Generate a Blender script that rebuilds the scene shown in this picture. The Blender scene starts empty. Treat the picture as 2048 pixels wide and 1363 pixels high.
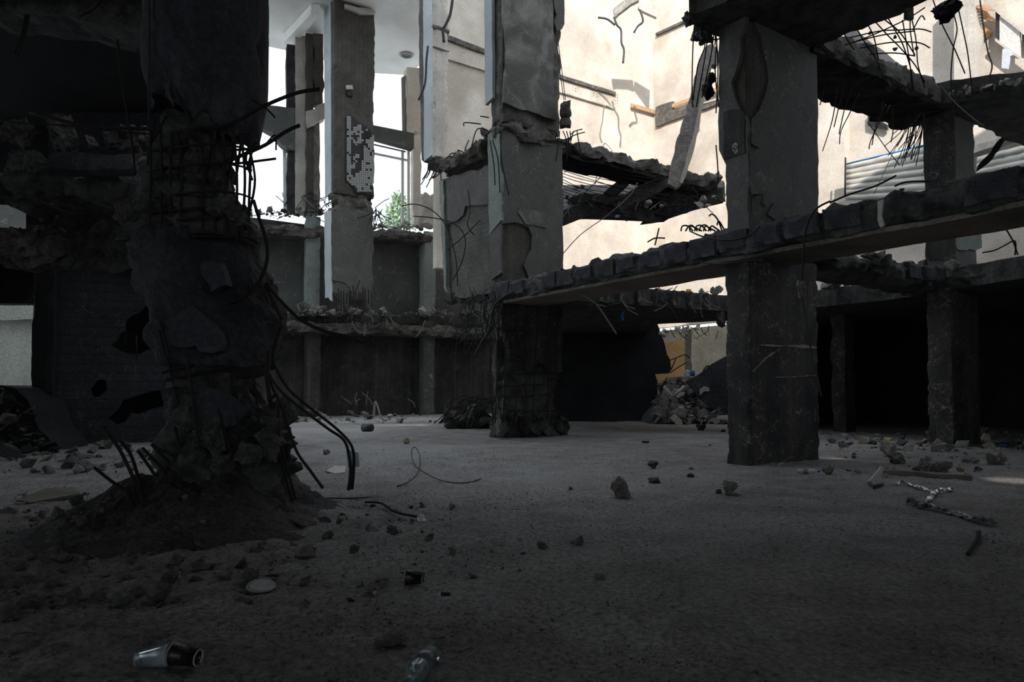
import bpy, bmesh, math, random
from mathutils import Vector, Matrix, noise
from mathutils.geometry import tessellate_polygon

random.seed(7)
scene = bpy.context.scene
COL = scene.collection

# ------------------------------------------------------------------ camera
F, HORIZON, PITCH, CAMZ = 1400.0, 778.0, math.radians(2.0), 1.1
CY = HORIZON - F * math.tan(PITCH)
cam_d = bpy.data.cameras.new('camera')
cam_d.sensor_width = 36.0
cam_d.lens = F / 2048 * 36
cam_d.shift_y = (CY - 681.5) / 2048
cam_d.clip_end = 400
cam = bpy.data.objects.new('camera', cam_d)
cam.location = (0, 0, CAMZ)
cam.rotation_euler = (math.radians(90) + PITCH, 0, 0)
COL.objects.link(cam)
scene.camera = cam

# ------------------------------------------------------------------ light
world = bpy.data.worlds.new('sky'); scene.world = world
world.use_nodes = True
bg = world.node_tree.nodes['Background']
bg.inputs[0].default_value = (0.82, 0.91, 1.0, 1)
bg.inputs[1].default_value = 1.6
sun_d = bpy.data.lights.new('sun', 'SUN')
sun_d.energy = 4.9; sun_d.angle = math.radians(0.6); sun_d.color = (1.0, 0.93, 0.85)
sun = bpy.data.objects.new('sun', sun_d)
SUN_H, SUN_TAN = Vector((0.12, 0.993, 0)), 0.5
sdir = Vector((SUN_H.x, SUN_H.y, -SUN_TAN)).normalized()
sun.rotation_euler = sdir.to_track_quat('-Z', 'Y').to_euler()
sun.location = (0, -20, 30)
COL.objects.link(sun)

vs = scene.view_settings
vs.view_transform = 'Standard'; vs.look = 'None'; vs.gamma = 1.0
vs.use_curve_mapping = False
vs.exposure = 0.28

# ------------------------------------------------------------------ pixel -> world
def ray(px, py):
    xc = (px - 1024) / F; yc = (CY - py) / F
    c, s = math.cos(PITCH), math.sin(PITCH)
    return Vector((xc, c - yc * s, s + yc * c))
def at(px, py, Y):
    d = ray(px, py); return Vector((0, 0, CAMZ)) + d * (Y / d.y)
def onz(px, py, z=0.0):
    d = ray(px, py); return Vector((0, 0, CAMZ)) + d * ((z - CAMZ) / d.z)
def V3(a, b=None, z=0): return Vector((a[0], a[1], z))
def az(deg):
    a = math.radians(deg); return Vector((math.sin(a), math.cos(a), 0))
UD, VD, WD = az(56), az(-34), az(66)
class Plane:
    """a vertical plane through P running along horizontal direction d"""
    def __init__(s, P, d):
        s.P = Vector((P[0], P[1], 0)); s.d = Vector(d).normalized()
        n = Vector((s.d.y, -s.d.x, 0))
        if n.dot(s.P) > 0: n = -n
        s.n = n                                       # faces the camera side
    def pt(s, px, py):
        d = ray(px, py); o = Vector((0, 0, CAMZ))
        return o + d * ((s.P - o).dot(s.n) / d.dot(s.n))
    def off(s, k): return Plane(s.P + s.n * k, s.d)    # k > 0: towards the camera

# ------------------------------------------------------------------ materials
def mk(name):
    m = bpy.data.materials.new(name); m.use_nodes = True
    nt = m.node_tree
    return m, nt, nt.nodes['Principled BSDF']
def lin(c):
    if isinstance(c, (int, float)): c = (c, c, c)
    return (c[0], c[1], c[2], 1)
def concrete(name, a, b, scale=1.2, rough=0.9, bump=0.35, fine=35, stain=None, stain_amt=0.5, stain_scale=0.5,
             scratch=None, scratch_scale=3.0, scratch_amt=0.7, boards=None, board_axis='Z', board_scale=4.0, streak=None, big=0.0, spots=None, bd=1.0, mott=0.5):
    m, nt, bs = mk(name); N, L = nt.nodes, nt.links
    tc = N.new('ShaderNodeTexCoord'); co = tc.outputs['Object']
    n1 = N.new('ShaderNodeTexNoise'); n1.inputs['Scale'].default_value = scale; n1.inputs['Detail'].default_value = 9; n1.inputs['Roughness'].default_value = 0.62
    L.new(co, n1.inputs['Vector'])
    r = N.new('ShaderNodeValToRGB'); r.color_ramp.elements[0].position = 0.36; r.color_ramp.elements[1].position = 0.66
    r.color_ramp.elements[0].color = lin(a); r.color_ramp.elements[1].color = lin(b)
    L.new(n1.outputs['Fac'], r.inputs['Fac'])
    col = r.outputs['Color']
    def mixc(fac, c2, blend='MIX'):
        nonlocal col
        mx = N.new('ShaderNodeMix'); mx.data_type = 'RGBA'; mx.blend_type = blend
        L.new(fac, mx.inputs[0]); L.new(col, mx.inputs[6]); mx.inputs[7].default_value = lin(c2)
        col = mx.outputs[2]
    def ramp(src, p0, p1, v0=0.0, v1=1.0):
        q = N.new('ShaderNodeMapRange'); q.inputs[1].default_value = p0; q.inputs[2].default_value = p1
        q.inputs[3].default_value = v0; q.inputs[4].default_value = v1; L.new(src, q.inputs[0]); return q.outputs[0]
    if stain is not None:
        n2 = N.new('ShaderNodeTexNoise'); n2.inputs['Scale'].default_value = stain_scale; n2.inputs['Detail'].default_value = 7
        n2.inputs['Distortion'].default_value = 0.6; L.new(co, n2.inputs['Vector'])
        mixc(ramp(n2.outputs['Fac'], 0.45, 0.66, 0, stain_amt), stain)
    if streak is not None:
        mp = N.new('ShaderNodeMapping'); mp.inputs['Scale'].default_value = (7, 7, 0.35); L.new(co, mp.inputs['Vector'])
        n3 = N.new('ShaderNodeTexNoise'); n3.inputs['Scale'].default_value = 1.0; n3.inputs['Detail'].default_value = 5; L.new(mp.outputs[0], n3.inputs['Vector'])
        mixc(ramp(n3.outputs['Fac'], 0.5, 0.72, 0, 0.6), streak)
    nf = N.new('ShaderNodeTexNoise'); nf.inputs['Scale'].default_value = fine; nf.inputs['Detail'].default_value = 8; nf.inputs['Roughness'].default_value = 0.75; L.new(co, nf.inputs['Vector'])
    gm = N.new('ShaderNodeCombineColor'); q_ = ramp(nf.outputs['Fac'], 0.32, 0.68, 1-mott, 1+mott*.55)
    for k_ in range(3): L.new(q_, gm.inputs[k_])
    mg = N.new('ShaderNodeMix'); mg.data_type = 'RGBA'; mg.blend_type = 'MULTIPLY'; mg.inputs[0].default_value = 1.0
    L.new(col, mg.inputs[6]); L.new(gm.outputs[0], mg.inputs[7]); col = mg.outputs[2]
    hs = []
    if scratch is not None:
        nd = N.new('ShaderNodeTexNoise'); nd.inputs['Scale'].default_value = 1.6; nd.inputs['Detail'].default_value = 5; L.new(co, nd.inputs['Vector'])
        ad = N.new('ShaderNodeMix'); ad.data_type = 'RGBA'; ad.blend_type = 'ADD'; ad.inputs[0].default_value = 1.0
        L.new(co, ad.inputs[6]); L.new(nd.outputs['Color'], ad.inputs[7])
        vo = N.new('ShaderNodeTexVoronoi'); vo.feature = 'DISTANCE_TO_EDGE'; vo.inputs['Scale'].default_value = scratch_scale; L.new(ad.outputs[2], vo.inputs['Vector'])
        nm = N.new('ShaderNodeTexNoise'); nm.inputs['Scale'].default_value = 3.2; nm.inputs['Detail'].default_value = 8; nm.inputs['Roughness'].default_value = 0.7; L.new(co, nm.inputs['Vector'])
        f1 = ramp(vo.outputs['Distance'], 0.0, 0.03, 1, 0); f2 = ramp(nm.outputs['Fac'], 0.49, 0.60, 0, scratch_amt)
        mu = N.new('ShaderNodeMath'); mu.operation = 'MULTIPLY'; L.new(f1, mu.inputs[0]); L.new(f2, mu.inputs[1])
        mixc(mu.outputs[0], scratch)
        ns = N.new('ShaderNodeTexNoise'); ns.inputs['Scale'].default_value = 14; ns.inputs['Detail'].default_value = 4; ns.inputs['Roughness'].default_value = 0.8; L.new(co, ns.inputs['Vector'])
        f3 = ramp(ns.outputs['Fac'], 0.60, 0.70, 0, 0.55 * scratch_amt)
        mu2 = N.new('ShaderNodeMath'); mu2.operation = 'MULTIPLY'; L.new(f3, mu2.inputs[0]); L.new(ramp(n1.outputs['Fac'], 0.42, 0.6), mu2.inputs[1])
        mixc(mu2.outputs[0], scratch)
    if spots is not None:
        vo = N.new('ShaderNodeTexVoronoi'); vo.inputs['Scale'].default_value = 2.2; vo.inputs['Randomness'].default_value = 1.0; L.new(co, vo.inputs['Vector'])
        nm = N.new('ShaderNodeTexNoise'); nm.inputs['Scale'].default_value = 9; nm.inputs['Detail'].default_value = 6; L.new(co, nm.inputs['Vector'])
        mu = N.new('ShaderNodeMath'); mu.operation = 'ADD'; L.new(vo.outputs['Distance'], mu.inputs[0]); L.new(nm.outputs['Fac'], mu.inputs[1])
        mixc(ramp(mu.outputs[0], 0.56, 0.64, 0.8, 0), spots)
    if boards is not None:
        wv = N.new('ShaderNodeTexWave'); wv.wave_type = 'BANDS'; wv.bands_direction = board_axis; wv.wave_profile = 'SAW'
        wv.inputs['Scale'].default_value = board_scale; wv.inputs['Distortion'].default_value = 1.2; wv.inputs['Detail'].default_value = 3
        wv.inputs['Detail Scale'].default_value = 0.6
        L.new(co, wv.inputs['Vector'])
        fb = ramp(wv.outputs['Fac'], 0.0, 0.16, 0.75, 0.0); mixc(fb, boards); hs.append((wv.outputs['Fac'], 0.03))
    L.new(col, bs.inputs['Base Color'])
    bs.inputs['Roughness'].default_value = rough
    bs.inputs['Specular IOR Level'].default_value = 0.25
    n4 = N.new('ShaderNodeTexNoise'); n4.inputs['Scale'].default_value = fine; n4.inputs['Detail'].default_value = 6; n4.inputs['Roughness'].default_value = 0.7; L.new(co, n4.inputs['Vector'])
    bp = N.new('ShaderNodeBump'); bp.inputs['Strength'].default_value = bump; bp.inputs['Distance'].default_value = 0.03*bd
    L.new(n4.outputs['Fac'], bp.inputs['Height']); last = bp
    b2 = N.new('ShaderNodeBump'); b2.inputs['Strength'].default_value = bump; b2.inputs['Distance'].default_value = 0.05*bd
    L.new(n1.outputs['Fac'], b2.inputs['Height']); L.new(last.outputs[0], b2.inputs['Normal']); last = b2
    for h, dist in hs:
        b3 = N.new('ShaderNodeBump'); b3.inputs['Strength'].default_value = 0.5; b3.inputs['Distance'].default_value = dist
        L.new(h, b3.inputs['Height']); L.new(last.outputs[0], b3.inputs['Normal']); last = b3
    L.new(last.outputs[0], bs.inputs['Normal'])
    return m
def plain(name, c, rough=0.6, metal=0.0, trans=0.0, spec=0.5, alpha=1.0, ior=1.45, noise_amt=0.25, nscale=20):
    m, nt, bs = mk(name); N, L = nt.nodes, nt.links
    tc = N.new('ShaderNodeTexCoord'); n = N.new('ShaderNodeTexNoise'); n.inputs['Scale'].default_value = nscale; n.inputs['Detail'].default_value = 6
    L.new(tc.outputs['Object'], n.inputs['Vector'])
    r = N.new('ShaderNodeValToRGB'); k = 1 - noise_amt
    c = lin(c)
    r.color_ramp.elements[0].color = (c[0]*k, c[1]*k, c[2]*k, 1); r.color_ramp.elements[1].color = c
    r.color_ramp.elements[0].position = 0.35; r.color_ramp.elements[1].position = 0.6
    L.new(n.outputs['Fac'], r.inputs['Fac']); L.new(r.outputs[0], bs.inputs['Base Color'])
    bs.inputs['Roughness'].default_value = rough; bs.inputs['Metallic'].default_value = metal
    bs.inputs['Transmission Weight'].default_value = trans; bs.inputs['IOR'].default_value = ior
    bs.inputs['Specular IOR Level'].default_value = spec
    return m

M = {}
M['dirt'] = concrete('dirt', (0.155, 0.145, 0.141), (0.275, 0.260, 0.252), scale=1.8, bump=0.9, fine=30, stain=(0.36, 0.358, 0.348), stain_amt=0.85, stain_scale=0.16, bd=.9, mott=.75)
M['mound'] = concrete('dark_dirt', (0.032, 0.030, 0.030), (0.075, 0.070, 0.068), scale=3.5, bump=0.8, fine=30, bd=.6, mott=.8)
M['plaster_white'] = concrete('white_plaster', (0.52, 0.465, 0.405), (0.68, 0.625, 0.56), scale=0.9, bump=0.12, fine=18, stain=(0.36, 0.31, 0.26), stain_amt=0.7, stain_scale=0.35, scratch=(0.33, 0.28, 0.23), scratch_scale=.7, scratch_amt=.4, mott=.22)
M['plaster_pale'] = concrete('pale_painted_plaster', (0.46, 0.43, 0.39), (0.60, 0.57, 0.52), scale=1.0, bump=0.2, fine=20, stain=(0.28, 0.25, 0.22), stain_amt=0.6, stain_scale=0.8, streak=(0.4, 0.37, 0.33), mott=.3)
M['plaster_grey'] = concrete('grey_plaster', (0.100, 0.096, 0.090), (0.145, 0.138, 0.129), scale=0.9, bump=0.2, fine=25, stain=(0.085, 0.08, 0.074), stain_amt=0.6, stain_scale=0.9, scratch=(0.36, 0.35, 0.32), scratch_scale=2.6, scratch_amt=0.55, mott=.3)
M['plaster_marked'] = concrete('grey_plaster_with_pale_scars', (0.115, 0.108, 0.102), (0.155, 0.147, 0.138), scale=0.8, bump=0.2, fine=25, stain=(0.34, 0.325, 0.30), stain_amt=.75, stain_scale=1.5, scratch=(0.42, 0.41, 0.38), scratch_scale=2.2, scratch_amt=0.5, mott=.3)
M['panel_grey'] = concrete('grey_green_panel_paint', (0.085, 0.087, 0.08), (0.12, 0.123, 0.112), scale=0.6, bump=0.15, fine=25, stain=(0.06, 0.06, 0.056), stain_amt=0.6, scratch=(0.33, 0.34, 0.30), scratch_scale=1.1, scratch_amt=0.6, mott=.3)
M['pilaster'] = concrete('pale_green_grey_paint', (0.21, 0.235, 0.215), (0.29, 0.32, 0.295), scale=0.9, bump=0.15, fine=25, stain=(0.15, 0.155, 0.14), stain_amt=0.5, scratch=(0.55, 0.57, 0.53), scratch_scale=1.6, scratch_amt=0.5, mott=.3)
M['soot'] = concrete('sooty_concrete', (0.026, 0.025, 0.026), (0.056, 0.053, 0.052), scale=1.6, bump=0.5, fine=34, stain=(0.095, 0.086, 0.072), stain_amt=0.6, stain_scale=0.9, scratch=(0.36, 0.315, 0.245), scratch_scale=5.5, scratch_amt=.85, streak=(0.08, 0.072, 0.062))
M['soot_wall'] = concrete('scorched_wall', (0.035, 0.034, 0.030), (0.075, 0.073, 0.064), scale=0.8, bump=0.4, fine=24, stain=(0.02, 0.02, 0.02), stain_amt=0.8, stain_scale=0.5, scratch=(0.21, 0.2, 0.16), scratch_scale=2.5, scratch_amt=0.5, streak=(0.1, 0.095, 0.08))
M['black'] = concrete('burnt_and_shade_black', (0.008, 0.008, 0.009), (0.018, 0.018, 0.019), scale=1.2, bump=0.4, fine=20)  # burnt concrete, also the dark tone put where a space is unlit
M['dark'] = concrete('dark_concrete', (0.030, 0.030, 0.033), (0.066, 0.064, 0.066), scale=2.2, bump=0.7, fine=24, stain=(0.018, 0.018, 0.02), stain_amt=0.7, scratch=(0.16, 0.15, 0.13), scratch_scale=4, scratch_amt=0.45)
M['round'] = concrete('dark_painted_concrete', (0.042, 0.042, 0.049), (0.060, 0.060, 0.068), scale=1.0, bump=0.3, fine=18, scratch=(0.20, 0.175, 0.14), scratch_scale=6, scratch_amt=0.3)
M['rough'] = concrete('broken_concrete', (0.085, 0.078, 0.070), (0.19, 0.176, 0.158), scale=4.0, bump=0.9, fine=18, stain=(0.05, 0.046, 0.042), stain_amt=0.6, stain_scale=1.5)
M['rough_light'] = concrete('pale_broken_concrete', (0.24, 0.225, 0.20), (0.42, 0.395, 0.355), scale=4.0, bump=0.8, fine=18, stain=(0.15, 0.14, 0.12), stain_amt=0.5, stain_scale=1.5)
M['rough_dark'] = concrete('sooty_broken_concrete', (0.026, 0.026, 0.026), (0.088, 0.085, 0.080), scale=4.0, bump=0.8, fine=18, stain=(0.14, 0.137, 0.13), stain_amt=0.55, stain_scale=2.4)
M['block'] = concrete('sooty_block', (0.030, 0.031, 0.036), (0.060, 0.061, 0.068), scale=3.0, bump=0.5, fine=30, stain=(0.14, 0.14, 0.14), stain_amt=0.6, stain_scale=2.2)
M['boards'] = concrete('board_marked_concrete', (0.115, 0.108, 0.098), (0.185, 0.175, 0.158), scale=1.4, bump=0.4, fine=22, boards=(0.05, 0.047, 0.042), board_scale=2.6, stain=(0.08, 0.075, 0.068), stain_amt=0.6, stain_scale=0.9)
M['boards_v'] = concrete('vertical_board_marked_concrete', (0.075, 0.068, 0.060), (0.125, 0.114, 0.10), scale=1.8, bump=0.4, fine=22, boards=(0.04, 0.037, 0.033), board_axis='X', board_scale=2.2, stain=(0.055, 0.05, 0.045), stain_amt=0.6)
M['boards_dark'] = concrete('dark_board_marked_concrete', (0.036, 0.037, 0.043), (0.060, 0.061, 0.069), scale=1.5, bump=0.45, fine=22, boards=(0.014, 0.014, 0.015), board_scale=1.7, scratch=(0.20, 0.175, 0.14), scratch_scale=3.2, scratch_amt=0.75)
M['soffit'] = concrete('sooty_soffit', (0.16, 0.142, 0.122), (0.24, 0.215, 0.185), scale=0.9, bump=0.25, fine=20, stain=(0.05, 0.047, 0.044), stain_amt=0.7, stain_scale=0.6)
M['ceiling_pale'] = concrete('pale_ceiling_paint', (0.78, 0.76, 0.72), (0.88, 0.87, 0.83), scale=0.5, bump=0.15, fine=16, stain=(0.6, 0.58, 0.53), stain_amt=0.6, stain_scale=0.3, mott=.15)
M['tan'] = concrete('tan_rendered_wall', (0.34, 0.30, 0.23), (0.47, 0.425, 0.34), scale=0.9, bump=0.25, fine=20, stain=(0.23, 0.205, 0.155), stain_amt=0.6, stain_scale=0.5)
M['ochre'] = concrete('ochre_render', (0.42, 0.235, 0.10), (0.52, 0.32, 0.155), scale=1.0, bump=0.25, fine=20, spots=(0.55, 0.43, 0.29))
M['olive'] = concrete('olive_grey_render', (0.30, 0.315, 0.27), (0.40, 0.41, 0.36), scale=0.8, bump=0.25, fine=20, scratch=(0.16, 0.16, 0.14), scratch_scale=0.9, scratch_amt=0.7)
M['c_light'] = concrete('pale_rubble', (0.22, 0.205, 0.18), (0.40, 0.375, 0.335), scale=3, bump=0.4, fine=12, bd=.3)
M['c_mid'] = concrete('grey_rubble', (0.10, 0.093, 0.085), (0.215, 0.20, 0.18), scale=3, bump=0.4, fine=12, bd=.3)
M['c_dark'] = concrete('dark_rubble', (0.045, 0.043, 0.042), (0.115, 0.110, 0.105), scale=3, bump=0.4, fine=12, bd=.3)
M['skylit_blue'] = concrete('skylit_blue_grey', (0.40, 0.44, 0.45), (0.52, 0.56, 0.57), scale=0.9, bump=0.15, fine=25, stain=(0.30, 0.32, 0.32), stain_amt=0.6, mott=.3)  # sky light on the columns' left faces, put into the colour
M['brick'] = concrete('orange_brick', (0.33, 0.19, 0.11), (0.48, 0.31, 0.19), scale=4, bump=0.5, fine=30)
M['rebar'] = plain('rusty_steel', (0.020, 0.017, 0.016), rough=0.75, spec=0.3)
M['wire'] = plain('black_cable', (0.014, 0.014, 0.015), rough=0.6)
M['wire_pale'] = plain('grey_wire', (0.20, 0.19, 0.17), rough=0.7)
M['wood'] = plain('weathered_wood', (0.10, 0.088, 0.072), rough=0.85, nscale=6)
M['wood_orange'] = plain('orange_timber', (0.50, 0.31, 0.18), rough=0.8, nscale=8)
M['tile'] = plain('white_mosaic_tile', (0.34, 0.335, 0.31), rough=0.5)
M['metal'] = plain('corrugated_steel', (0.50, 0.485, 0.44), rough=0.6, metal=0.15, nscale=2)
M['dark_metal'] = plain('dark_steel', (0.05, 0.05, 0.052), rough=0.55, metal=0.4)
M['grey_metal'] = plain('grey_aluminium', (0.22, 0.215, 0.20), rough=0.5, metal=0.3)
M['foil'] = plain('crinkled_foil', (0.42, 0.44, 0.45), rough=0.28, metal=0.9)
M['film'] = plain('dusty_blue_grey_film', (0.085, 0.10, 0.115), rough=0.35, spec=0.8)
M['clear'] = plain('clear_plastic', (0.85, 0.90, 0.92), rough=0.12, trans=0.85, ior=1.3, noise_amt=0.05)
M['glass'] = plain('pale_green_glass', (0.70, 0.82, 0.82), rough=0.06, trans=0.9, ior=1.3, noise_amt=0.05)
M['paper'] = plain('dirty_white_card', (0.36, 0.36, 0.35), rough=0.8)
M['paper_dim'] = plain('grimy_card', (0.20, 0.19, 0.16), rough=0.85)
M['blue_plastic'] = plain('blue_plastic', (0.02, 0.16, 0.42), rough=0.5)
M['orange_plastic'] = plain('orange_plastic', (0.65, 0.26, 0.03), rough=0.5)
M['blue_tile'] = plain('blue_grey_sheet', (0.30, 0.335, 0.345), rough=0.5)
M['cloth'] = plain('dark_cloth', (0.012, 0.012, 0.014), rough=0.95)
M['cloth_blue'] = plain('pale_blue_cloth', (0.55, 0.58, 0.65), rough=0.9)
M['leaf'] = plain('green_leaves', (0.34, 0.46, 0.30), rough=0.7, nscale=3)  # paled green: overexposure haze put into the leaf colour
M['bark'] = plain('bark', (0.12, 0.09, 0.06), rough=0.9)
M['gold'] = plain('gold_print', (0.36, 0.25, 0.04), rough=0.5)
M['cup_black'] = plain('black_card_cup', (0.012, 0.010, 0.009), rough=0.4)
M['white_frame'] = plain('white_window_frame', (0.62, 0.61, 0.58), rough=0.5)
M['tan_stone'] = plain('tan_stone', (0.30, 0.24, 0.18), rough=0.9, nscale=12)
M['yellow'] = plain('mustard_plastic', (0.45, 0.34, 0.08), rough=0.6)
M['pebble'] = concrete('grit', (0.05, 0.046, 0.043), (0.20, 0.185, 0.17), scale=1.3, bump=0.1, fine=60, bd=.2)

# ------------------------------------------------------------------ object helpers
def link(name, me, mat=None, parent=None):
    o = bpy.data.objects.new(name, me); COL.objects.link(o)
    if mat is not None and me is not None and not me.materials: me.materials.append(M[mat] if isinstance(mat, str) else mat)
    if parent is not None:
        o.parent = parent
        o.matrix_parent_inverse = Matrix.Translation(parent.location).inverted() if parent.parent is None and parent.rotation_euler[2] == 0 else parent.matrix_basis.inverted()
    return o
def tag(o, label=None, cat=None, group=None, kind=None):
    if label: o['label'] = label
    if cat: o['category'] = cat
    if group: o['group'] = group
    if kind: o['kind'] = kind
    return o
def thing(name, loc, label, cat, group=None):
    o = bpy.data.objects.new(name, None); o.location = loc; o.empty_display_size = 0.2
    COL.objects.link(o); return tag(o, label, cat, group)
def rebase(verts, loc): return [Vector(v) - loc for v in verts]
def mesh(name, verts, faces, smooth=False):
    me = bpy.data.meshes.new(name); me.from_pydata([tuple(v) for v in verts], [], faces); me.update()
    if smooth:
        for p in me.polygons: p.use_smooth = True
    return me
def put(name, verts, faces, mat, parent=None, smooth=False, loc=None, fix=False):
    """verts are world positions; the object's origin goes to the middle of its base"""
    if loc is None:
        xs = [v[0] for v in verts]; ys = [v[1] for v in verts]; zs = [v[2] for v in verts]
        loc = Vector(((min(xs)+max(xs))/2, (min(ys)+max(ys))/2, min(zs)))
    me = mesh(name, rebase(verts, loc), faces, smooth)
    if fix:
        bm = bmesh.new(); bm.from_mesh(me); bmesh.ops.recalc_face_normals(bm, faces=bm.faces); bm.to_mesh(me); bm.free()
    o = bpy.data.objects.new(name, me); COL.objects.link(o)
    me.materials.append(M[mat] if isinstance(mat, str) else mat)
    if parent is not None:
        o.parent = parent; o.location = loc - world_loc(parent)
    else: o.location = loc
    return o
def world_loc(o):
    l = Vector(o.location)
    while o.parent is not None:
        o = o.parent; l += Vector(o.location)
    return l
def nz(p, f=1.0, s=0.0): return noise.noise(Vector((p[0]*f+s, p[1]*f+s*1.7, p[2]*f-s)))
def fb(p, f=1.0, s=0.0): return noise.fractal(Vector((p[0]*f+s, p[1]*f+s*1.3, p[2]*f-s*.7)), 0.9, 2.1, 4)

def rough_box(P, d, L, D, z0, z1, res=0.12, amp=0.02, chip=0.06, chipf=2.5, ragtop=0, ragbot=0, ragl=0, ragr=0, seed=0.0, ragf=2.2, hole=None):
    """box whose front-left-bottom edge starts at P; runs L along d and D away from the viewer"""
    d = Vector(d).normalized(); n = Vector((-d.y, d.x, 0))       # n: left of d
    if n.dot(Vector((P[0], P[1], 0))) < 0: n = -n                 # away from the camera
    nx = max(1, min(160, round(L/res))); ny = max(1, min(60, round(D/res))); nzz = max(1, min(120, round((z1-z0)/res)))
    idx = {}; verts = []; faces = []
    def vid(i, j, k):
        key = (i, j, k)
        if key not in idx:
            x, y, z = L*i/nx, D*j/ny, (z1-z0)*k/nzz; H = z1-z0
            p = Vector((x, y, z)); q = Vector((P[0]+x, P[1]+y, z0+z))
            ds = sorted([min(x, L-x), min(y, D-y), min(z, H-z)])
            e = ds[1]
            cw = chip*1.6
            if chip > 0 and e < cw:
                k_ = (1-e/cw)*max(0, 0.45+fb(q, chipf, seed))*chip
                c = Vector((L/2, D/2, H/2)); dv = c-p
                m_ = Vector((dv.x/(L/2), dv.y/(D/2), dv.z/(H/2)))
                mm = [abs(m_.x), abs(m_.y), abs(m_.z)]
                p += Vector([math.copysign(k_, m_[a]) if mm[a] > 0.999-cw/max((L, D, H)[a]/2, 1e-3) else 0 for a in range(3)])
            if amp > 0:
                p += Vector((fb(q, 1.7, seed+11), fb(q, 1.7, seed+23), fb(q, 1.7, seed+37)))*amp
            if ragtop and k > nzz*0.5: p.z += (2*k/nzz-1)*ragtop*(fb((q.x, q.y, 0), ragf, seed)-0.2)
            if ragbot and k < nzz*0.5: p.z += (1-2*k/nzz)*ragbot*(fb((q.x, q.y, 5), ragf, seed)+0.2)
            if ragl and i < nx*0.5: p.x += (1-2*i/nx)*ragl*(fb((0, q.y, q.z), ragf, seed)+0.2)
            if ragr and i > nx*0.5: p.x += (2*i/nx-1)*ragr*(fb((9, q.y, q.z), ragf, seed)-0.2)
            idx[key] = len(verts)
            verts.append(Vector((P[0], P[1], z0)) + d*p.x + n*p.y + Vector((0, 0, p.z)))
        return idx[key]
    for i in range(nx):
        for j in range(ny):
            for k, fl in ((0, 0), (nzz, 1)):
                f = [vid(i, j, k), vid(i+1, j, k), vid(i+1, j+1, k), vid(i, j+1, k)]; faces.append(f if fl else f[::-1])
        for k in range(nzz):
            for j, fl in ((0, 1), (ny, 0)):
                f = [vid(i, j, k), vid(i+1, j, k), vid(i+1, j, k+1), vid(i, j, k+1)]; faces.append(f if fl else f[::-1])
    for j in range(ny):
        for k in range(nzz):
            for i, fl in ((0, 0), (nx, 1)):
                f = [vid(i, j, k), vid(i, j+1, k), vid(i, j+1, k+1), vid(i, j, k+1)]; faces.append(f if fl else f[::-1])
    return verts, faces
def box(name, P, d, L, D, z0, z1, mat, parent=None, **k):
    v, f = rough_box(P, d, L, D, z0, z1, **k)
    return put(name, v, f, mat, parent, fix=True)

def refine(pts, seg, jag, seed=0.0, axis=None):
    out = []; n = len(pts)
    c = sum((Vector(p) for p in pts), Vector())/n
    for i in range(n):
        a, b = Vector(pts[i]), Vector(pts[(i+1) % n]); m = max(1, int((b-a).length/seg)) if seg else 1
        t = (b-a).normalized()
        for k in range(m):
            p = a+(b-a)*(k/m)
            if jag and k > 0:
                w = axis.cross(t) if axis is not None else Vector((0, 0, 1))
                p = p + w*jag*fb(p, 2.6, seed+3.1) + w*jag*0.5*noise.noise(p*9)
            out.append(p)
    return out
def extrude(name, pts, vec, mat, parent=None, seg=0, jag=0, seed=0.0, warp=0, holes=None, smooth=False):
    """planar outline pushed along vec into a solid"""
    vec = Vector(vec); ax = vec.normalized()
    pts = refine(pts, seg, jag, seed, ax) if (seg or jag) else [Vector(p) for p in pts]
    loops = [pts] + ([[Vector(p) for p in h] for h in holes] if holes else [])
    flat = [p for l in loops for p in l]
    n = len(flat)
    tris = tessellate_polygon(loops)
    verts = flat + [p+vec+(Vector((fb(p, 2, 1), fb(p, 2, 5), fb(p, 2, 9)))*warp if warp else Vector()) for p in flat]
    faces = [tuple(t) for t in tris] + [tuple(n+i for i in reversed(t)) for t in tris]
    s = 0
    for l in loops:
        m = len(l)
        for i in range(m):
            a, b = s+i, s+(i+1) % m
            faces.append((a, b, n+b, n+a))
        s += m
    return put(name, verts, faces, mat, parent, fix=True)
def face(name, pl, px, thick, mat, parent=None, seg=0, jag=0, seed=0.0, back=True, **k):
    """outline given by its corners as seen in the photograph, laid on a real wall plane and given thickness"""
    pts = [pl.pt(*p) for p in px]
    return extrude(name, pts, pl.n*(-thick if back else thick), mat, parent, seg, jag, seed, **k)
def flat_slab(name, px, z, thick, mat, parent=None, seg=0.15, jag=0.1, seed=0.0, world=None, **k):
    pts = [onz(*p, z) for p in px] if world is None else [Vector((p[0], p[1], z)) for p in world]
    return extrude(name, pts, (0, 0, thick), mat, parent, seg, jag, seed, **k)

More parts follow.
